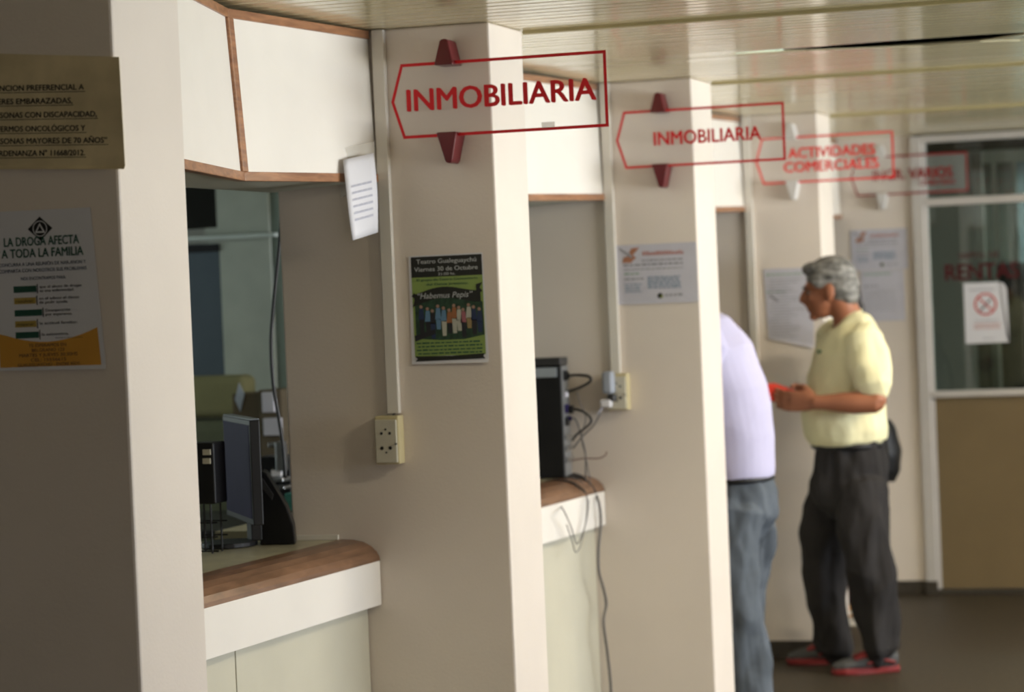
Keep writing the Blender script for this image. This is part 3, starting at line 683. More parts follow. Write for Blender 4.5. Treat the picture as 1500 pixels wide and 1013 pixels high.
A, B, Cc, D = at(497, 218, F2-0.235), at(549, 207, F2-0.09), at(549, 260, F2-0.09), at(499, 290, F2-0.235)
bm = NB(); prism(bm, [A, B, Cc, D], (-0.001, 0.0005, 0))
link('tape_sleeve', bm, mat('film', (0.72, 0.68, 0.60), 0.35, alpha=0.22), r)

# ================================================================== COMPUTER ON THE SECOND COUNTER
yt0, yt1 = F3-0.165, F3-0.075; xt0, xt1 = -3.06, -2.672; zt0, zt1 = 0.9885, 1.412
r = empty('computer_tower', (-2.9, (yt0+yt1)/2, zt0), 'black computer tower on the second counter, its back panel full of cables', 'computer')
link('case', box(NB(), xt0, xt1, yt0, yt1, zt0, zt1-0.028, 0.004), M_BLACK, r)
link('top_cover', box(NB(), xt0, xt1+0.002, yt0-0.003, yt1+0.003, zt1-0.027, zt1, 0.003), M_DARK, r)
link('label', box(NB(), -3.0, xt1-0.012, yt0-0.0042, yt0-0.001, zt1-0.068, zt1-0.034, 0.001), mat('pale_blue_label', (0.34, 0.38, 0.42), 0.5), r)
link('rear_panel', box(NB(), xt1, xt1+0.004, yt0+0.006, yt1-0.006, zt0+0.006, zt1-0.03, 0.001), mat('zinc', (0.30, 0.31, 0.32), 0.4, metal=0.6), r)
def port(z0, z1, y0, y1, m): link('port', box(NB(), xt1+0.004, xt1+0.012, y0, y1, z0, z1, 0.002), m, r)
port(1.33, 1.365, yt0+0.02, yt0+0.06, M_BLACK); port(1.27, 1.29, yt0+0.02, yt0+0.05, M_PAPER2); port(1.215, 1.245, yt0+0.02, yt0+0.06, M_SCREEN)
port(1.17, 1.20, yt0+0.02, yt0+0.06, M_BLACK); port(1.04, 1.06, yt0+0.01, yt0+0.08, M_STEEL); port(1.08, 1.10, yt0+0.01, yt0+0.08, M_STEEL); port(1.12, 1.14, yt0+0.01, yt0+0.08, M_STEEL)
M_CB = mat('cable_black', (0.012, 0.012, 0.014), 0.5); M_CG = mat('cable_grey', (0.12, 0.11, 0.105), 0.55); M_CR = mat('cable_faded_red', (0.20, 0.09, 0.07), 0.55)
def cable(pts, r_, m, label, Y0=None, name='cable', plug=None):
    P = [at(p[0], p[1], X=p[2]) if len(p) > 2 else at(p[0], p[1], F3-0.12 if Y0 is None else Y0) for p in pts]   # third value: the plane in front of the fascia
    root = empty(name, P[0], label, 'cable', 'computer cables')
    link('cord', tube(NB(), P, r_), m, root, smooth=True)
    if plug:
        d = (P[1]-P[0]).normalized(); link('connector', cyl(NB(), P[0]-d*0.004, plug*0.8, P[0]+d*0.028, 12, plug), M_BLACK if m != M_CG else M_SCREEN, root)
cable([(822, 551), (845, 549), (862, 551), (865, 558), (852, 566), (836, 572), (826, 573)], 0.0050, M_CB, 'thick black power cable looping out at the top of the tower', plug=0.013)
cable([(828, 599), (848, 600), (862, 608), (866, 617), (858, 626), (845, 636), (838, 645)], 0.0042, M_CB, 'black cable with blue connector from the middle of the tower', plug=0.015)
cable([(826, 613), (840, 612), (846, 620), (850, 634), (857, 660), (858, 690), (856, 722)], 0.0028, M_CG, 'thin grey cable dropping from the tower to the worktop edge', plug=0.009)
cable([(880, 604), (870, 622), (856, 636), (846, 648), (840, 656)], 0.003, M_CG, 'thin grey lead running from the white plug towards the tower', Y0=F3-0.10)
cable([(845, 574), (850, 590), (858, 612), (852, 640), (857, 664), (862, 690), (865, 712)], 0.0018, M_CG, 'very thin grey wire behind the loops of cable')
cable([(838, 674), (856, 671), (876, 671), (886, 667), (889, 661)], 0.0022, M_CR, 'faded reddish wire sticking out sideways beside the tower')
cable([(826, 694), (842, 694), (856, 700), (868, 716), (877, 735, -2.560), (880, 765, -2.560), (877, 800, -2.560), (877, 835, -2.560), (884, 862, -2.560), (888, 885, -2.560), (884, 910, -2.560), (889, 950, -2.560), (893, 985, -2.560), (895, 1012, -2.560), (896, 1060, -2.560)], 0.0048, M_CG, 'long dark grey cable hanging down in front of the second counter to the floor', Y0=F3-0.045)
cable([(826, 700), (838, 698), (850, 704), (858, 716), (860, 740, -2.563), (858, 765, -2.563), (852, 785, -2.563), (846, 796, -2.563), (842, 790, -2.563), (836, 770, -2.563), (826, 748, -2.563), (812, 726), (800, 716)], 0.0022, M_CG, 'thin wire looping over the wooden edge of the second counter', Y0=F3-0.17)
cable([(828, 702), (840, 700), (852, 706), (862, 722), (861, 750, -2.566), (856, 775, -2.566), (850, 800, -2.566), (843, 808, -2.566), (838, 792, -2.566), (830, 768, -2.566)], 0.0018, M_CG, 'second thin wire hanging in a loop below the counter edge', Y0=F3-0.15)
cable([(822, 700), (836, 697), (852, 700), (866, 712), (872, 722)], 0.006, M_CB, 'thick black cable lying on the second counter behind the tower', Y0=F3-0.11)
cable([(790, 708), (812, 703), (836, 706), (852, 716), (858, 722)], 0.004, M_CB, 'black cable lying in front of the tower on the wooden edge', Y0=F3-0.26)

# ================================================================== OFFICE THINGS SEEN THROUGH THE FIRST OPENING
# monitor on the counter
mc = Vector((-2.912, 6.80, 0)); nrm = Vector((-0.835, -0.55, 0)); wdir = Vector((0.55, -0.835, 0))
r = empty('computer_monitor', (mc.x, mc.y, 0.986), 'thin dark flat monitor seen almost edge-on on the nearest counter', 'monitor')
def obox(bm, c, hw, n0, n1, z0, z1, bev=0.003):
    q = [c+wdir*(-hw)+nrm*n0, c+wdir*hw+nrm*n0, c+wdir*hw+nrm*n1, c+wdir*(-hw)+nrm*n1]
    return prism(bm, [(p.x, p.y, z0) for p in q], (0, 0, z1-z0), bev)
link('bezel', obox(NB(), mc, 0.205, -0.014, 0.014, 1.055, 1.335), M_BLACK, r)
link('screen', obox(NB(), mc, 0.192, 0.014, 0.0155, 1.072, 1.322, 0.0), M_SCREEN, r)
link('rear_shell', obox(NB(), mc, 0.12, -0.030, -0.014, 1.09, 1.30, 0.01), M_BLACK, r)
link('top_edge', obox(NB(), mc, 0.203, -0.013, 0.013, 1.3355, 1.339, 0.001), mat('grey_edge', (0.22, 0.25, 0.29), 0.3), r)
link('stand_neck', obox(NB(), mc, 0.035, -0.04, -0.01, 1.0, 1.10), M_BLACK, r)
link('stand_base', prism(NB(), [(mc.x+0.075*cos(a)-0.04, mc.y+0.09*sin(a)-0.02, 0.986) for a in [2*pi*k/20 for k in range(20)]], (0, 0, 0.014), 0.003), M_BLACK, r)
# black ticket printer right of it, sloping
r = empty('ticket_printer', (-2.80, 6.80, 0.986), 'black sloping ticket printer beside the monitor on the nearest counter', 'printer')
a_, b_ = at(384, 802, Z=0.986), at(433, 801, Z=0.986)
def pp(px, py, yy): return at(px, py, yy)
yy = 6.80
pr = [pp(381, 802, yy), pp(433, 799, yy), pp(430, 770, yy), pp(420, 742, yy), pp(404, 716, yy), pp(390, 692, yy), pp(383, 690, yy)]
for v in pr[:2]: v.z = 0.9865
link('housing', prism(NB(), pr, (-0.04, 0.11, 0), 0.004), M_BLACK, r)
link('paper_cover', prism(NB(), [pp(384, 700, yy-0.004), pp(400, 724, yy-0.004), pp(398, 732, yy-0.004), pp(382, 712, yy-0.004)], (0.0, 0.004, 0)), M_DARK, r)
# wire organiser left of the monitor
yy = 6.58
A_, B_ = at(276, 645, yy), at(312, 645, yy); zb = at(310, 738, yy).z; zt = at(310, 648, yy).z
r = empty('desk_organiser', ((A_.x+B_.x)/2, yy, 0.986), 'black desk organiser on wire legs with two yellow labels, left of the monitor', 'organiser')
link('drawer_box', box(NB(), A_.x, B_.x, yy, yy+0.08, zb, zt, 0.004), M_BLACK, r)
for k in range(2):
    q = at(297, 658+13*k, yy); q2 = at(309, 666+13*k, yy); link('label_slot', box(NB(), q.x, q2.x, yy-0.003, yy+0.001, q2.z, q.z, 0.001), M_CREAM, r)
for xx in (A_.x+0.005, at(308, 760, yy).x):
    for y2 in (yy+0.005, yy+0.07): link('wire_leg', cyl(NB(), (xx, y2, 0.986), 0.003, (xx, y2, zb), 8), M_BLACK, r)
for zz in (0.992, 1.03, 1.068):
    for y2 in (yy+0.005, yy+0.07): link('wire_shelf', cyl(NB(), (A_.x, y2, zz), 0.0022, (B_.x, y2, zz), 8), M_BLACK, r)

# far desk with armchair, boxes, papers and a silver machine
r = empty('office_desk', (-3.95, 8.9, 0), 'dark office desk far behind the opening of the nearest counter', 'desk')
link('desk_top', box(NB(), -4.6, -3.3, 8.35, 9.15, 0.86, 0.89, 0.004), M_DARK, r)
for xx in (-4.55, -3.36):
    for y2 in (8.4, 9.1): link('leg', box(NB(), xx-0.02, xx+0.02, y2-0.02, y2+0.02, 0, 0.86), M_DARK, r)
ya_ = 9.5
c0, c1_, c2_ = at(268, 552, ya_), at(356, 549, ya_), at(300, 612, ya_)
r = empty('armchair', ((c0.x+c1_.x)/2, ya_+0.2, 0), 'olive green armchair back in the office behind the monitor', 'chair')
link('backrest', box(NB(), c0.x-0.25, c1_.x, ya_, ya_+0.14, c2_.z, c0.z, 0.03, 3), M_OLIVE, r)
link('seat', box(NB(), c0.x-0.25, c1_.x, ya_-0.02, ya_+0.6, 0.42, c2_.z-0.01, 0.04, 3), mat('olive_dark', (0.11, 0.12, 0.07), 0.9), r)
for xx in (c0.x-0.2, c1_.x-0.05):
    for y2 in (ya_+0.03, ya_+0.55): link('leg', box(NB(), xx-0.02, xx+0.02, y2-0.02, y2+0.02, 0, 0.42), M_DARK, r)
def pbox(name, x0, y0, x1, y1, Y, d, m, label, cat, group=None, onto=None):
    a, b = at(x0, y1, Y), at(x1, y0, Y)
    z0 = a.z if onto is None else onto
    o = link(name, box(NB(), a.x, b.x, Y, Y+d, z0, b.z, 0.004), m); setp(o, label, cat, group); return o
ZD = 0.8905
pbox('cardboard_box', 345, 575, 386, 700, 8.95, 0.15, M_CARD, 'brown cardboard box standing on the far office desk', 'box', onto=ZD)
r = empty('box_files', (-3.85, 9.0, ZD), 'two pale grey file boxes stacked on the far office desk, right of the cardboard box', 'box file')
for (a, b, c, d) in ((384, 574, 400, 604), (386, 612, 409, 638)):
    p0, p1 = at(a, d, 8.90), at(c, b, 8.90); link('file_face', box(NB(), p0.x, p1.x, 8.90, 8.93, p0.z, p1.z, 0.002), M_PAPER2, r)
p0, p1 = at(384, 720, 8.93), at(411, 570, 8.93); link('file_case', box(NB(), p0.x, p1.x, 8.932, 9.12, ZD, p1.z, 0.004), M_CARD, r)
# leaning paper
bm = NB(); a, b, c, d = at(350, 560, 8.945), at(358, 577, 8.945), at(352, 603, 8.945), at(344, 585, 8.945)
prism(bm, [a, b, c, d], (0.0, 0.002, 0.0)); o = link('paper', bm, mat('pale_blue_paper', (0.38, 0.43, 0.50), 0.8)); setp(o, 'small pale blue paper standing against the cardboard box', 'paper')
# silver machine
r = empty('binding_machine', (-3.45, 8.45, ZD), 'black and silver binding machine on the office desk, right of the monitor', 'machine')
Yd = 8.4
def pb(nm, x0, y0, x1, y1, m, d=0.06, dy=0.0): 
    a, b = at(x0, y1, Yd+dy), at(x1, y0, Yd+dy); link(nm, box(NB(), a.x, b.x, Yd+dy, Yd+dy+d, max(a.z, ZD), b.z, 0.003), m, r)
pb('body', 384, 668, 424, 850, M_BLACK, 0.12); pb('silver_column', 404, 647, 414, 690, M_STEEL, 0.04, -0.05); pb('silver_plate', 392, 648, 412, 655, M_STEEL, 0.04, -0.045)
pb('tray', 394, 700, 414, 706, M_STEEL, 0.08, -0.09); pb('tray', 396, 712, 416, 717, M_STEEL, 0.08, -0.09)
link('lever_knob', ell(NB(), at(393, 708, Yd-0.08), (0.009, 0.009, 0.009)), M_WHITE, r)
pb('white_label', 397, 688, 412, 698, M_WHITE, 0.01, -0.045)
pbox('teal_cup', 417, 722, 430, 748, 7.5, 0.05, mat('teal_plastic', (0.05, 0.22, 0.19), 0.5), 'teal cup edge showing past the pillar beside the printer', 'cup', onto=None)['group'] = 'office clutter'

# office partition: pale rail, dark blue panel, post
r = empty('office_partition', (-4.2, 10.1, 0), 'pale office partition with a dark blue panel and a white top rail', 'partition')
Yp = 10.2
a, b = at(250, 356, Yp), at(409, 337, Yp); link('top_rail', box(NB(), a.x-0.9, b.x, Yp-0.05, Yp, a.z+0.005, b.z-0.01, 0.004), mat('rail_white', (0.62, 0.68, 0.66), 0.5), r)
a, b = at(262, 556, Yp), at(321, 356, Yp); link('blue_panel', box(NB(), a.x-0.4, b.x, Yp, Yp+0.02, 0, b.z, 0.003), M_BLUEG, r)
a, b = at(270, 336, Yp), at(316, 285, Yp); link('transom_glass', box(NB(), a.x-0.4, b.x, Yp, Yp+0.02, a.z, 2.2, 0.003), M_PLEN, r)
a, b = at(279, 370, Yp-0.01), at(320, 357, Yp-0.01); link('dark_slot', box(NB(), a.x-0.4, b.x, Yp-0.012, Yp-0.001, a.z, b.z, 0.001), M_INK, r)
a, b = at(322, 700, Yp), at(392, 280, Yp); link('pale_panel', box(NB(), a.x-0.02, b.x, Yp+0.001, Yp+0.02, 0, 2.3, 0.003), mat('pale_green_board', (0.44, 0.47, 0.41), 0.6), r)
a, b = at(393, 700, Yp), at(409, 280, Yp); link('post', box(NB(), a.x, b.x, Yp+0.02, Yp+0.06, 0, 2.3, 0.003), mat('post_green', (0.22, 0.27, 0.23), 0.6), r)
# cable hanging inside the office
P = [Vector((at(413, 200, 7.45).x, 7.45, H)), at(412, 270, 7.45), at(411, 330, 7.45), at(408, 370, 7.45), at(401, 440, 7.45), at(397, 500, 7.45), at(400, 560, 7.45), at(408, 610, 7.45), at(414, 650, 7.45), at(418, 700, 7.45)]
o = link('cable', tube(NB(), P, 0.0055), M_CB, smooth=True); setp(o, 'black cable hanging in the office beside the edge of the second pillar', 'cable')
# added fluorescent fittings, out of view, as fill for office, hall and back room
def added_lamp(name, x, y, L_, label, power=None, z=None):
    z = H-0.001 if z is None else z
    r = empty(name, (x, y, z-0.09), label, 'lamp', 'added fluorescent fittings')
    link('housing', box(NB(), x-L_/2, x+L_/2, y-0.05, y+0.05, z-0.045, z, 0.004), M_TRUNK, r)
    link('tube', cyl(NB(), (x-L_/2+0.03, y, z-0.065), 0.013, (x+L_/2-0.03, y, z-0.065), 14), mat('tube_glow', (0.85, 1.0, 0.9), 0.3, emit=2.5 if power else 0.0), r)
    for k in (-1, 1): link('holder', box(NB(), x+k*(L_/2-0.02)-0.01, x+k*(L_/2-0.02)+0.01, y-0.018, y+0.018, z-0.085, z-0.045, 0.002), M_TRUNK, r)
added_lamp('added_fitting', -4.6, 8.3, 1.2, 'added fluorescent fitting on the office ceiling, out of view above the opening', 1)
for yy, pw, wh in ((5.9, 7, 'first'), (8.15, 9, 'second'), (10.55, 15, 'third'), (12.9, 4, 'fourth')):
    added_lamp('added_fitting', -0.32, yy, 0.9, 'added fluorescent fitting on the hall ceiling, in front of the '+wh+' counter, right of the view', 1)
    area('hall_fill', (-0.32, yy, H-0.10), (0.9, 0.05), (0, 0, 0), pw, (1.0, 0.86, 0.64))  # added light that makes the pillar faces brighter towards the top
added_lamp('added_fitting', -0.6, F5+1.0+0.5, 1.2, 'added fluorescent fitting in the room behind the partition', 1)
area('back_room_fill', (-1.0, F5+0.45, H-0.12), (1.2, 0.2), (0, 0, 0), 8, (0.92, 1.0, 0.9))  # added to brighten what stands behind the tinted glass
bm = NB(); cyl(bm, (-1.87, 8.452, H+0.012), 0.009, (-1.70, 8.452, H+0.012), 12)
o = link('fluorescent_tube', bm, mat('slot_tube', (0.75, 1.0, 0.80), 0.3, emit=0.30)); setp(o, 'short glowing greenish tube in the black ceiling slot', 'lamp')

# room behind the tinted glass
r = empty('curtain', (-1.0, F5+0.95, 0), 'dark blue-grey vertical blinds behind the partition glass', 'curtain')
M_C1 = mat('blind_blue', (0.30, 0.38, 0.42), 0.7); M_C2 = mat('blind_dark', (0.12, 0.13, 0.11), 0.7)
for k in range(22):
    x0 = -1.95+0.11*k; link('blind_slat', box(NB(), x0, x0+0.085, F5+0.95+0.02*(k % 2), F5+0.96+0.02*(k % 2), 0.3, 2.25), M_C1 if k in (2, 4, 5, 8, 9, 13) else M_C2, r)
r = empty('silhouette_block', (-1.55, F5+0.5, 0), 'dark tall locker standing behind the partition glass, behind the lettering', 'silhouette')  # dark block added in place of a silhouette behind the glass
link('body', box(NB(), -1.78, -1.66, F5+0.4, F5+0.8, 0, 1.62, 0.006), M_PLEN, r); link('top', box(NB(), -1.79, -1.65, F5+0.39, F5+0.81, 1.62, 1.70, 0.02), M_BLACK, r)
r = empty('inner_post', (-1.9, F5+0.6, 0), 'grey post standing in the room behind the partition glass', 'post')
link('shaft', box(NB(), -1.93, -1.87, F5+0.6, F5+0.64, 0, 2.3, 0.004), mat('post_grey', (0.20, 0.19, 0.17), 0.6), r)

# ================================================================== PEOPLE
def ring_loft(bm, rings, seg=18):
    """rings: (centre, a, b, U hint); a closed tapered tube through them"""
    prev = None; cs = [Vector(r[0]) for r in rings]
    for i, (c, a, b, U) in enumerate(rings):
        c = Vector(c); t = (cs[min(i+1, len(cs)-1)]-cs[max(i-1, 0)]).normalized()
        U = Vector(U); u = (U-t*U.dot(t)).normalized(); v = t.cross(u)
        ring = [bm.verts.new(c+u*(a*cos(2*pi*k/seg))+v*(b*sin(2*pi*k/seg))) for k in range(seg)]
        if prev:
            for k in range(seg): bm.faces.new((prev[k], prev[(k+1) % seg], ring[(k+1) % seg], ring[k]))
        else: bm.faces.new(ring[::-1])
        prev = ring
    bm.faces.new(prev)
    return bm

def limb(bm, pts, rad, flat=1.0, U=(1, 0, 0.01), n=5):
    """smooth tapering limb through joints pts with radii rad"""
    P = spline(pts, n); R = []
    for i in range(len(rad)-1):
        for k in range(n): t = k/n; t = t*t*(3-2*t); R.append(rad[i]*(1-t)+rad[i+1]*t)
    R.append(rad[-1])
    t0 = (P[0]-P[1]).normalized(); t1 = (P[-1]-P[-2]).normalized()
    rings = [(P[0]+t0*R[0]*0.7, R[0]*0.45, R[0]*0.45*flat, U)] + [(p, r_, r_*flat, U) for p, r_ in zip(P, R)] + [(P[-1]+t1*R[-1]*0.7, R[-1]*0.45, R[-1]*0.45*flat, U)]
    return ring_loft(bm, rings)

def fuse(name, bm, m, parent, voxel=0.007, smooth=3, amp=0.0, fscale=(9, 9, 4), dec=None):
    """melt the overlapping closed shells of bm into one continuous skin"""
    me = bpy.data.meshes.new(name); bmesh.ops.recalc_face_normals(bm, faces=bm.faces); bm.to_mesh(me); bm.free()
    o = bpy.data.objects.new(name, me); COL.objects.link(o)
    md = o.modifiers.new('r', 'REMESH'); md.mode = 'VOXEL'; md.voxel_size = voxel; md.use_smooth_shade = True
    if smooth: sd = o.modifiers.new('s', 'SMOOTH'); sd.iterations = smooth; sd.factor = 0.5
    me2 = bpy.data.meshes.new_from_object(o.evaluated_get(bpy.context.evaluated_depsgraph_get()))
    bpy.data.objects.remove(o)
    if amp:
        nn = [v.normal.copy() for v in me2.vertices]
        for v, vn in zip(me2.vertices, nn):
            p = v.co.copy(); q = Vector((p.x*fscale[0], p.y*fscale[1], p.z*fscale[2]))
            d = noise.noise(q)*0.7+noise.noise(q*2.3)*0.3
            ridge = 1-abs(noise.noise(q*0.9+Vector((5, 3, 1))))*2.2
            v.co = p + vn*(amp*(d+0.5*ridge))
    b = bmesh.new(); b.from_mesh(me2); bpy.data.meshes.remove(me2)
    base = wloc(parent); bmesh.ops.translate(b, verts=b.verts, vec=base)
    return link(name, b, m, parent, smooth=True)

class Fig:
    """a figure: local axes x forward, y to its left, z up, turned by yaw and set at root"""
    def __init__(s, root, yaw): s.root = root; s.yaw = yaw; s.R = Matrix.Rotation(yaw, 3, 'Z')
    def L(s, x, y, z): return s.R @ Vector((x, y, z))
    def W(s, p): p = Vector(p); q = p-Vector(s.root.location); return q            # world point to root frame

def head(bm, c, fwd, k=1.0):
    """skull, jaw, brow, nose, lips, chin and ears; c is the centre of the head, fwd the way the face looks"""
    f = Vector(fwd).normalized(); l = Vector((0, 0, 1)).cross(f).normalized(); u = f.cross(l)
    R = Matrix((f, l, u)).transposed()
    P = lambda x, y, z: c + (f*x+l*y+u*z)*k
    def e(p, r): ell(bm, p, tuple(v*k for v in r), R, 24)
    e(P(-0.012, 0, 0.028), (0.098, 0.076, 0.090))      # cranium
    e(P(0.030, 0, -0.030), (0.062, 0.060, 0.072))      # face
    e(P(0.036, 0, -0.072), (0.048, 0.046, 0.036))      # jaw
    e(P(0.072, 0, -0.096), (0.020, 0.022, 0.017))      # chin
    e(P(0.078, 0, 0.022), (0.018, 0.046, 0.013))       # brow
    e(P(0.060, 0.033, -0.025), (0.026, 0.022, 0.024)); e(P(0.060, -0.033, -0.025), (0.026, 0.022, 0.024))
    ring_loft(bm, [(P(0.080, 0, 0.020), 0.010*k, 0.010*k, l), (P(0.100, 0, -0.004), 0.012*k, 0.012*k, l), (P(0.113, 0, -0.026), 0.018*k, 0.014*k, l), (P(0.096, 0, -0.040), 0.018*k, 0.010*k, l)], 12)
    e(P(0.086, 0, -0.055), (0.014, 0.024, 0.007)); e(P(0.083, 0, -0.069), (0.014, 0.021, 0.008))
    for sd in (1, -1):
        e(P(-0.012, 0.077*sd, -0.012), (0.019, 0.009, 0.032)); e(P(-0.006, 0.072*sd, -0.034), (0.012, 0.010, 0.016))
    return P, R

def face_bits(fig, P, R, k, parent, brow_m):
    for sd in (1, -1):
        b = NB(); ell(b, Vector(fig.root.location)+P(0.076, 0.031*sd, -0.001), (0.010*k, 0.013*k, 0.007*k), R, 14); link('eye', b, mat('eye_white', (0.20, 0.15, 0.12), 0.4), parent, smooth=True)
        b = NB(); ell(b, Vector(fig.root.location)+P(0.084, 0.031*sd, -0.001), (0.004*k, 0.006*k, 0.006*k), R, 12); link('iris', b, mat('iris_dark', (0.03, 0.018, 0.01), 0.2), parent, smooth=True)
        b = NB(); ell(b, Vector(fig.root.location)+P(0.091, 0.031*sd, 0.020), (0.009*k, 0.021*k, 0.0055*k), R, 14); link('eyebrow', b, brow_m, parent, smooth=True)

def hand(bm, wr, fwd, palm_n, side, curl=0.9, k=1.0, spread=0.0):
    """palm with four unequal curled fingers and a thumb; palm_n points out of the palm, side towards the thumb"""
    f = Vector(fwd).normalized(); n = Vector(palm_n); n = (n-f*n.dot(f)).normalized(); s_ = Vector(side); s_ = (s_-f*s_.dot(f)-n*s_.dot(n)).normalized()
    P = lambda a, b, c: wr + (f*a+s_*b+n*c)*k
    ring_loft(bm, [(P(-0.03, 0, 0), 0.027*k, 0.020*k, s_), (P(0.0, 0, 0), 0.028*k, 0.018*k, s_), (P(0.03, 0.002, 0), 0.038*k, 0.016*k, s_), (P(0.065, 0.0, 0), 0.041*k, 0.014*k, s_), (P(0.088, 0.0, 0), 0.038*k, 0.011*k, s_)], 16)
    for i, (off, ln) in enumerate(((0.030, 0.92), (0.010, 1.0), (-0.011, 0.93), (-0.031, 0.75))):
        seg = [0.042*ln, 0.026*ln, 0.020*ln]; p = P(0.084, off, 0.0); a = curl*0.35; pts = [P(0.06, off*0.9, 0), p]
        for sl in seg:
            p = p + (f*cos(a)+n*sin(a)+s_*off*spread)*sl*k; pts.append(p); a += curl*0.65
        limb(bm, pts, [0.0095*k, 0.0092*k, 0.0086*k, 0.0078*k, 0.0068*k], n=3, U=tuple(s_))
    pts = [P(0.008, 0.024, 0.006), P(0.034, 0.046, 0.016), P(0.058, 0.052, 0.030), P(0.080, 0.044, 0.038)]
    limb(bm, pts, [0.014*k, 0.0125*k, 0.0105*k, 0.0085*k], n=3, U=tuple(n))

def shoe(fig, ank, heel_dir, parent, m_up, m_sole, m_acc, name='shoe', L=0.285):
    """ank is the ankle in root frame; heel_dir points to the toes"""
    f = Vector((heel_dir[0], heel_dir[1], 0)).normalized(); l = Vector((0, 0, 1)).cross(f); rl = Vector(fig.root.location)
    P = lambda x, y, z: Vector((ank.x, ank.y, 0)) + f*x + l*y + Vector((0, 0, z))
    sh = empty(name, (0, 0, 0)); sh.parent = parent; sh.location = (0, 0, 0)
    b = NB(); x0 = -0.075
    ring_loft(b, [(P(x0, 0, 0.055), 0.030, 0.034, l), (P(x0+0.03, 0, 0.058), 0.040, 0.046, l), (P(x0+0.10, 0, 0.056), 0.043, 0.048, l), (P(x0+0.17, 0, 0.044), 0.046, 0.034, l), (P(x0+0.235, 0, 0.036), 0.045, 0.026, l), (P(x0+L-0.01, 0, 0.030), 0.026, 0.016, l)])
    ring_loft(b, [(P(-0.02, 0, 0.05), 0.040, 0.048, f), (P(-0.015, 0, 0.09), 0.036, 0.042, f), (P(-0.02, 0, 0.115), 0.036, 0.040, f)])
    fuse('upper', b, m_up, sh, 0.006, 3)
    outl = [(x0-0.012, 0.0), (x0-0.002, 0.028), (x0+0.05, 0.038), (x0+0.11, 0.036), (x0+0.18, 0.047), (x0+0.235, 0.047), (x0+L-0.012, 0.028), (x0+L, 0.0)]
    outl = outl + [(x, -y) for x, y in outl[-2:0:-1]]
    b = prism(NB(), [P(x, y, 0.002)+rl for x, y in outl], (0, 0, 0.026), 0.006); link('sole', b, m_sole, sh)
    b = NB(); ring_loft(b, [(P(x0+0.09, 0, 0.094), 0.036, 0.022, l), (P(x0+0.13, 0, 0.080), 0.043, 0.018, l), (P(x0+0.19, 0, 0.062), 0.040, 0.012, l)]); fuse('tongue', b, m_acc, sh, 0.005, 2)
    for k in range(4):
        b = NB(); x = x0+0.105+0.02*k; z = 0.096-0.0085*k; tube(b, [P(x, -0.022, z-0.010)+rl, P(x+0.006, 0, z)+rl, P(x, 0.022, z-0.010)+rl], 0.0025, 6, 4); link('lace', b, M_PAPER2, sh)
    b = NB(); tube(b, [P(x0+0.02, 0.043, 0.045)+rl, P(x0+0.08, 0.047, 0.06)+rl, P(x0+0.14, 0.046, 0.045)+rl], 0.006, 8, 5); link('side_stripe', b, m_acc, sh)

# ---- grey-haired man in the pale yellow shirt
m_hairg = mat('grey_hair', (0.17, 0.165, 0.155), 0.6, 0.4, var=0.75, scale=22, stretch=(1, 1, 2.2), bump=0.6, bscale=90)
m_shirt = mat('pale_yellow_cotton', (0.76, 0.72, 0.46), 0.85, 0.15, var=0.04, scale=5, bump=0.25, bscale=25)
m_trou = mat('charcoal_trousers', (0.028, 0.026, 0.026), 0.85, 0.15, var=0.12, scale=5, bump=0.3, bscale=20)
m_shoeg = mat('grey_mesh_shoe', (0.055, 0.055, 0.055), 0.7); m_shoer = mat('red_rubber', (0.20, 0.012, 0.012), 0.6)
hip = at(1243, 690, 11.25)
root = empty('person', (hip.x, 11.25, 0), 'grey-haired man in pale yellow T-shirt and charcoal trousers holding a red folder', 'person', 'people at the counters')
RL = Vector(root.location)
fig = Fig(root, pi+radians(26)); L = fig.L
def PX(px, py, Y): return at(px, py, Y)-RL
hc = PX(1214, 424, 11.22); hc.y = -0.02
hf = (Matrix.Rotation(pi+radians(2), 3, 'Z') @ Vector((1, 0, -0.10)))
neckb = PX(1247, 480, 11.25); neckb.y = 0.0
sL, sR = PX(1268, 503, 11.08), PX(1224, 500, 11.40)
elb = PX(1284, 590, 11.00); wrL = PX(1192, 589, 10.97)
elbR = PX(1222, 600, 11.42); wrR = PX(1180, 588, 11.14)
aL, aR = PX(1288, 950, 11.16), PX(1222, 940, 11.42)
aL.z = aR.z = 0.10
kL, kR = PX(1278, 805, 11.12), PX(1209, 800, 11.38)
hL, hR = PX(1262, 700, 11.16), PX(1222, 700, 11.33)
tor0 = PX(1242, 690, 11.25); tor1 = PX(1240, 600, 11.25); tor2 = PX(1246, 530, 11.25); tor3 = PX(1250, 490, 11.25)
fw_ = L(1, 0, 0)
b = NB()
P, R = head(b, hc, hf, 1.08)
limb(b, [hc+Vector((0.035, 0, -0.03)), (hc+neckb)/2+Vector((0.02, 0, -0.01)), neckb], [0.060, 0.060, 0.075], n=4)
ring_loft(b, [(tor0, 0.09, 0.12, fw_), (tor1, 0.11, 0.14, fw_), (tor2, 0.12, 0.16, fw_), (tor3, 0.09, 0.14, fw_), (neckb, 0.06, 0.07, fw_)])
for sh_, el_, wr_ in ((sL, elb, wrL), (sR, elbR, wrR)):
    limb(b, [sh_, sh_.lerp(el_, 0.5), el_], [0.052, 0.047, 0.043]); limb(b, [el_, el_.lerp(wr_, 0.35), wr_], [0.043, 0.047, 0.029])
hand(b, wrL, (PX(1140, 586, 10.98)-wrL), (0, 1, 0.1), (0, 0, 1), 0.9, 1.12)
hand(b, wrR, (PX(1140, 584, 11.06)-wrR), (0, -1, 0.2), (0, 0, 1), 0.75, 1.12)
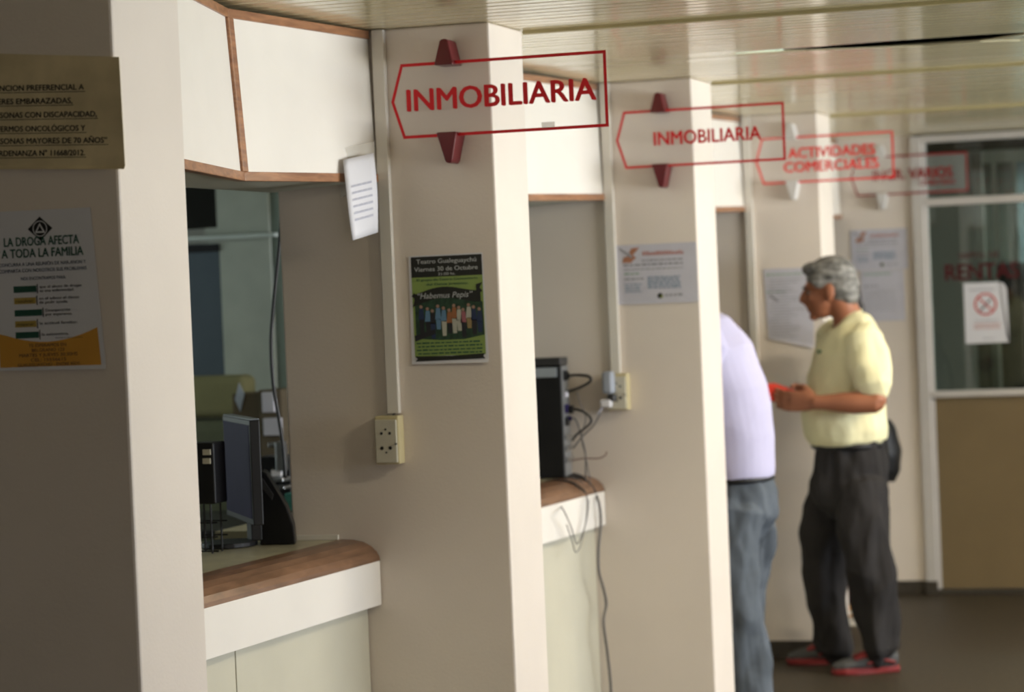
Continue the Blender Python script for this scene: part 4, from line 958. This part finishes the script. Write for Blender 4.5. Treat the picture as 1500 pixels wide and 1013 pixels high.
for h_, k_, a_ in ((hL, kL, aL), (hR, kR, aR)): limb(b, [h_, k_, a_], [0.055, 0.045, 0.034])
body = fuse('body', b, M_SKIN, root, 0.006, 2)
face_bits(fig, P, R, 1.08, root, mat('brow_grey', (0.06, 0.055, 0.05), 0.7))
# hair: cap over crown, back and sides with a short fringe
b = NB(); k = 1.08
RR = R
def he(x, y, z, rx, ry, rz): ell(b, P(x, y, z), (rx*k, ry*k, rz*k), RR, 20)
he(-0.016, 0, 0.050, 0.100, 0.082, 0.082); he(-0.048, 0, 0.012, 0.072, 0.078, 0.082); he(0.058, 0.005, 0.090, 0.036, 0.056, 0.026); he(-0.070, 0, -0.035, 0.042, 0.058, 0.042)
he(0.020, 0.064, 0.038, 0.036, 0.018, 0.030); he(0.020, -0.064, 0.038, 0.036, 0.018, 0.030)
fuse('hair', b, m_hairg, root, 0.006, 1, amp=0.003, fscale=(70, 70, 22))
# T-shirt
b = NB()
s0 = PX(1241, 648, 11.25); s1 = PX(1236, 605, 11.25); s2 = PX(1240, 560, 11.25); s3 = PX(1246, 520, 11.25); s4 = PX(1249, 494, 11.25); s5 = PX(1243, 472, 11.25)
ring_loft(b, [(s0+Vector((0, 0, -0.005)), 0.140, 0.168, fw_), (s0+Vector((0, 0, 0.012)), 0.160, 0.184, fw_), (s0+Vector((0, 0, 0.045)), 0.174, 0.190, fw_), (s1, 0.176, 0.186, fw_), (s2, 0.160, 0.190, fw_), (s3, 0.145, 0.205, fw_), (s4, 0.115, 0.180, fw_), (s5+Vector((0.005, 0, -0.010)), 0.084, 0.105, fw_), (s5+Vector((-0.016, 0, 0.008)), 0.066, 0.072, fw_)], 28)
for sh_, el_ in ((sL, elb), (sR, elbR)):
    d = (el_-sh_); e2 = sh_+d*0.74
    limb(b, [sh_+Vector((0, 0, 0.01))-d*0.08, sh_+d*0.35, e2], [0.076, 0.080, 0.074])
fuse('t_shirt', b, m_shirt, root, 0.007, 3, amp=0.017, fscale=(9, 9, 6))
bm = NB(); cc = PX(1206, 505, 11.12)+RL
# collar band and chest emblem
bm = NB(); pts = [s5+RL+L(0.068*cos(a), 0.070*sin(a), 0.010-0.040*cos(a))+Vector((-0.014, 0, 0)) for a in [2*pi*j/16 for j in range(17)]]
tube(bm, pts, 0.0055, 8, 3); link('collar', bm, m_shirt, root, smooth=True)
ctr = s3.lerp(s4, 0.3)+RL; q = ctr + L(0.150, 0.045, 0.0)
bm = NB(); ell(bm, q, (0.010, 0.012, 0.008), None, 12); link('chest_emblem', bm, mat('emblem_green', (0.05, 0.16, 0.08), 0.7), root)
# trousers
b = NB()
ring_loft(b, [(s0+Vector((0, 0, 0.015)), 0.138, 0.165, fw_), (PX(1241, 675, 11.25), 0.150, 0.175, fw_), (PX(1240, 705, 11.25), 0.158, 0.180, fw_), (PX(1238, 735, 11.25), 0.135, 0.165, fw_), (PX(1238, 755, 11.25), 0.08, 0.12, fw_)], 26)
m1 = [hR.lerp(kR, 0.5)]
limb(b, [PX(1222, 712, 11.33), PX(1212, 765, 11.36), PX(1210, 820, 11.38), PX(1214, 880, 11.40), PX(1222, 950, 11.42)], [0.108, 0.104, 0.092, 0.084, 0.084])
limb(b, [PX(1258, 712, 11.17), PX(1266, 765, 11.14), PX(1274, 820, 11.13), PX(1281, 880, 11.15), PX(1287, 948, 11.16)], [0.108, 0.100, 0.090, 0.086, 0.086])
fuse('trousers', b, m_trou, root, 0.007, 2, amp=0.030, fscale=(11, 11, 4.5))
b = NB(); bc = s0+RL+Vector((0, 0, -0.010)); pts = [bc+L(0.138*cos(a), 0.167*sin(a), 0) for a in [2*pi*j/20 for j in range(21)]]
tube(b, pts, 0.014, 8, 2); link('belt', b, M_BLACK, root, smooth=True)
shoe(fig, aL, (-0.92, -0.42), root, m_shoeg, m_shoer, m_shoer); shoe(fig, aR, (-0.99, -0.10), root, m_shoeg, m_shoer, m_shoer)
# red folder in his hands
fz = at(1128, 572, 11.02); fa = at(1160, 584, 11.02)
b = NB(); q = [at(1119, 562, 11.0), at(1156, 574, 11.03), at(1150, 592, 11.03), at(1122, 586, 11.0)]
prism(b, q, (0.02, 0.10, 0.0), 0.002); o = link('red_folder', b, mat('bright_red_card', (0.72, 0.035, 0.012), 0.6)); setp(o, 'small bright red folder held in the hands of the grey-haired man', 'folder')

# ---- man in lavender shirt bending over the third counter
m_lav = mat('lavender_cotton', (0.50, 0.48, 0.66), 0.8, 0.15, var=0.03, scale=6, bump=0.2, bscale=30)
m_jean = mat('washed_jeans', (0.095, 0.11, 0.13), 0.85, 0.15, var=0.25, scale=7, bump=0.3, bscale=24)
Yv = 9.98
hip = at(1084, 715, Yv)
root = empty('person', (hip.x, Yv, 0), 'man in lavender shirt and washed jeans bending over a counter, half hidden by pillar', 'person', 'people at the counters')
RL = Vector(root.location); fig = Fig(root, pi); L = fig.L; fw_ = L(1, 0, 0)
back = [(1084, 700), (1082, 640), (1070, 570), (1048, 510), (1022, 478)]
sp = [PX(x, y_, Yv) for x, y_ in back]
hc = PX(982, 452, Yv); hf = Vector((-1, 0, -0.55))
sL, sR = PX(1030, 505, Yv-0.19), PX(1030, 505, Yv+0.19)
elL, elR = PX(1003, 615, Yv-0.24), PX(1000, 610, Yv+0.24)
elL.z = elR.z = 1.07; elL.x -= 0.06; elR.x -= 0.06
wL = Vector((elL.x-0.20, elL.y+0.10, 1.03)); wR = Vector((elR.x-0.20, elR.y-0.10, 1.03))
b = NB(); P, R = head(b, hc, hf, 1.03)
limb(b, [hc+Vector((0.05, 0, -0.02)), hc.lerp(sp[4], 0.6), sp[4]], [0.056, 0.058, 0.07], n=4)
ring_loft(b, [(sp[0], 0.11, 0.15, fw_), (sp[1], 0.11, 0.15, fw_), (sp[2], 0.12, 0.16, fw_), (sp[3], 0.11, 0.17, fw_), (sp[4], 0.07, 0.11, fw_)])
for sh_, el_, wr_ in ((sL, elL, wL), (sR, elR, wR)):
    limb(b, [sh_, sh_.lerp(el_, .5), el_], [0.05, 0.045, 0.04]); limb(b, [el_, el_.lerp(wr_, .35), wr_], [0.04, 0.042, 0.028])
hand(b, wL, (-1, 0.25, -0.06), (0, 0, -1), (0, 1, 0), 0.35); hand(b, wR, (-1, -0.25, -0.06), (0, 0, -1), (0, -1, 0), 0.35)
aL, aR = PX(1102, 1010, Yv-0.12), PX(1080, 985, Yv+0.12); aL.z = aR.z = 0.10
kL, kR = PX(1086, 845, Yv-0.10), PX(1085, 840, Yv+0.10)
for h_, k_, a_ in ((PX(1084, 730, Yv-0.09), kL, aL), (PX(1084, 730, Yv+0.09), kR, aR)): limb(b, [h_, k_, a_], [0.055, 0.045, 0.034])
fuse('body', b, M_SKIN, root, 0.006, 2)
m_hd = mat('dark_hair', (0.025, 0.02, 0.018), 0.5, 0.4, var=0.3, scale=30)
face_bits(fig, P, R, 1.03, root, m_hd)
b = NB(); k = 1.03; RR = R
he(-0.016, 0, 0.048, 0.098, 0.081, 0.080); he(-0.048, 0, 0.010, 0.070, 0.077, 0.080); he(0.050, 0.0, 0.082, 0.036, 0.056, 0.026); he(-0.066, 0, -0.035, 0.040, 0.056, 0.040)
fuse('hair', b, m_hd, root, 0.006, 1, amp=0.004, fscale=(55, 55, 30))
b = NB()
ring_loft(b, [(PX(1086, 703, Yv), 0.120, 0.165, fw_), (PX(1084, 688, Yv), 0.128, 0.172, fw_), (PX(1082, 640, Yv), 0.138, 0.178, fw_), (PX(1070, 575, Yv), 0.140, 0.19, fw_), (PX(1054, 520, Yv), 0.128, 0.20, fw_), (PX(1036, 486, Yv), 0.100, 0.17, fw_), (PX(1018, 468, Yv), 0.066, 0.080, fw_)], 28)
for sh_, el_, wr_ in ((sL, elL, wL), (sR, elR, wR)):
    limb(b, [sh_+Vector((0.02, 0, 0.02)), sh_.lerp(el_, .5), el_, el_.lerp(wr_, 0.85)], [0.075, 0.066, 0.056, 0.045])
fuse('shirt', b, m_lav, root, 0.007, 5, amp=0.008, fscale=(7, 7, 5))
b = NB()
ring_loft(b, [(PX(1086, 696, Yv), 0.098, 0.145, fw_), (PX(1088, 722, Yv), 0.116, 0.165, fw_), (PX(1088, 750, Yv), 0.120, 0.17, fw_), (PX(1086, 785, Yv), 0.08, 0.12, fw_)], 26)
limb(b, [PX(1078, 745, Yv-0.09), PX(1068, 820, Yv-0.11), PX(1082, 895, Yv-0.12), PX(1095, 960, Yv-0.12), PX(1101, 1020, Yv-0.12)], [0.108, 0.094, 0.082, 0.078, 0.080])
limb(b, [PX(1092, 745, Yv+0.09), PX(1096, 810, Yv+0.10), PX(1088, 870, Yv+0.11), PX(1080, 940, Yv+0.12), PX(1080, 995, Yv+0.12)], [0.104, 0.094, 0.080, 0.076, 0.076])
fuse('jeans', b, m_jean, root, 0.007, 2, amp=0.026, fscale=(11, 11, 5))
bc = PX(1087, 700, Yv)+RL; b = NB(); tube(b, [bc+L(0.112*cos(a), 0.160*sin(a), 0) for a in [2*pi*j/20 for j in range(21)]], 0.012, 8, 2); link('belt', b, M_BLACK, root, smooth=True)
m_bs = mat('black_shoe', (0.02, 0.02, 0.02), 0.5)
shoe(fig, aL, (-1, -0.2), root, m_bs, m_bs, M_DARK); shoe(fig, aR, (-1, 0.1), root, m_bs, m_bs, M_DARK)

# ---- dark-haired person behind the grey-haired man
Yw = 12.8
hip = at(1247, 690, Yw)
root = empty('person', (hip.x, Yw, 0), 'dark-haired person almost hidden behind the grey-haired man, black bag at the back', 'person', 'people at the counters')
RL = Vector(root.location); fig = Fig(root, pi); L = fig.L; fw_ = L(1, 0, 0)
hc = PX(1226, 432, Yw); b = NB(); P, R = head(b, hc, (-1, 0.1, -0.1), 0.95)
nb = PX(1240, 490, Yw)
limb(b, [hc+Vector((0.03, 0, -0.03)), hc.lerp(nb, .5), nb], [0.05, 0.05, 0.06], n=4)
ring_loft(b, [(PX(1246, 690, Yw), 0.10, 0.14, fw_), (PX(1244, 600, Yw), 0.10, 0.13, fw_), (PX(1242, 530, Yw), 0.10, 0.15, fw_), (nb, 0.06, 0.08, fw_)])
sL, sR = PX(1244, 515, Yw-0.17), PX(1244, 515, Yw+0.17)
elL, elR = PX(1252, 600, Yw-0.18), PX(1250, 600, Yw+0.18)
wL, wR = PX(1222, 640, Yw-0.16), PX(1222, 640, Yw+0.16)
for sh_, el_, wr_ in ((sL, elL, wL), (sR, elR, wR)):
    limb(b, [sh_, sh_.lerp(el_, .5), el_], [0.044, 0.04, 0.035]); limb(b, [el_, el_.lerp(wr_, .35), wr_], [0.035, 0.036, 0.024])
hand(b, wL, (-1, 0.1, -0.3), (0, 1, 0), (0, 0, 1), 0.6, 0.9); hand(b, wR, (-1, -0.1, -0.3), (0, -1, 0), (0, 0, 1), 0.6, 0.9)
aL, aR = PX(1262, 880, Yw-0.09), PX(1246, 870, Yw+0.09); aL.z = aR.z = 0.10
for h_, a_ in ((PX(1248, 710, Yw-0.08), aL), (PX(1246, 710, Yw+0.08), aR)): limb(b, [h_, h_.lerp(a_, .5), a_], [0.075, 0.048, 0.034])
fuse('body', b, M_SKIN, root, 0.007, 2); face_bits(fig, P, R, 0.95, root, m_hd)
b = NB(); k = 0.95; RR = R
he(-0.016, 0, 0.045, 0.100, 0.083, 0.082); he(-0.050, 0, 0.0, 0.068, 0.080, 0.085)
limb(b, [P(-0.07, 0, -0.02), P(-0.095, 0, -0.075), P(-0.105, 0, -0.13)], [0.045, 0.034, 0.02], n=4)
fuse('hair', b, m_hd, root, 0.007, 1, amp=0.004, fscale=(50, 50, 20))
b = NB(); ring_loft(b, [(PX(1246, 680, Yw), 0.115, 0.155, fw_), (PX(1246, 640, Yw), 0.120, 0.155, fw_), (PX(1243, 570, Yw), 0.115, 0.16, fw_), (PX(1241, 515, Yw), 0.10, 0.175, fw_), (nb, 0.062, 0.075, fw_)], 24)
for sh_, el_ in ((sL, elL), (sR, elR)): limb(b, [sh_, sh_.lerp(el_, .4), sh_.lerp(el_, .8)], [0.06, 0.055, 0.05])
fuse('blouse', b, mat('dark_blouse', (0.05, 0.045, 0.05), 0.8), root, 0.008, 4, amp=0.006)
b = NB(); ring_loft(b, [(PX(1246, 670, Yw), 0.112, 0.15, fw_), (PX(1247, 705, Yw), 0.125, 0.165, fw_), (PX(1247, 745, Yw), 0.10, 0.14, fw_)], 24)
limb(b, [PX(1248, 730, Yw-.08), PX(1254, 800, Yw-.09), PX(1262, 880, Yw-.09)], [0.092, 0.07, 0.055]); limb(b, [PX(1247, 730, Yw+.08), PX(1248, 800, Yw+.09), PX(1248, 878, Yw+.09)], [0.092, 0.07, 0.055])
fuse('trousers', b, mat('wine_red_trousers', (0.10, 0.012, 0.014), 0.85), root, 0.008, 4, amp=0.006)
m_ws = mat('white_shoe', (0.55, 0.50, 0.42), 0.6)
shoe(fig, aL, (-1, -0.1), root, m_ws, m_ws, mat('orange_accent', (0.40, 0.17, 0.03), 0.6), L=0.24); shoe(fig, aR, (-1, 0.1), root, m_ws, m_ws, MATS['orange_accent'], L=0.24)
# her black bag
q0 = at(1306, 662, Yw); r = empty('shoulder_bag', (q0.x, Yw, q0.z-0.16), 'black bag hanging behind the grey-haired man, at his back', 'bag')
b = NB(); Rr = Vector(r.location)
ring_loft(b, [(at(1296, 615, Yw)-Rr, 0.022, 0.05, (1, 0, 0)), (at(1301, 632, Yw)-Rr, 0.040, 0.085, (1, 0, 0)), (at(1304, 660, Yw)-Rr, 0.052, 0.10, (1, 0, 0)), (at(1303, 688, Yw)-Rr, 0.050, 0.10, (1, 0, 0)), (at(1300, 704, Yw)-Rr, 0.030, 0.08, (1, 0, 0))])
fuse('bag_body', b, M_BLACK, r, 0.007, 3, amp=0.006, fscale=(14, 14, 9))
b = NB(); tube(b, [at(1297, 616, Yw), at(1285, 570, Yw-0.08), at(1262, 520, Yw-0.1), at(1244, 498, Yw-0.16)], 0.009); link('strap', b, M_BLACK, r, smooth=True)
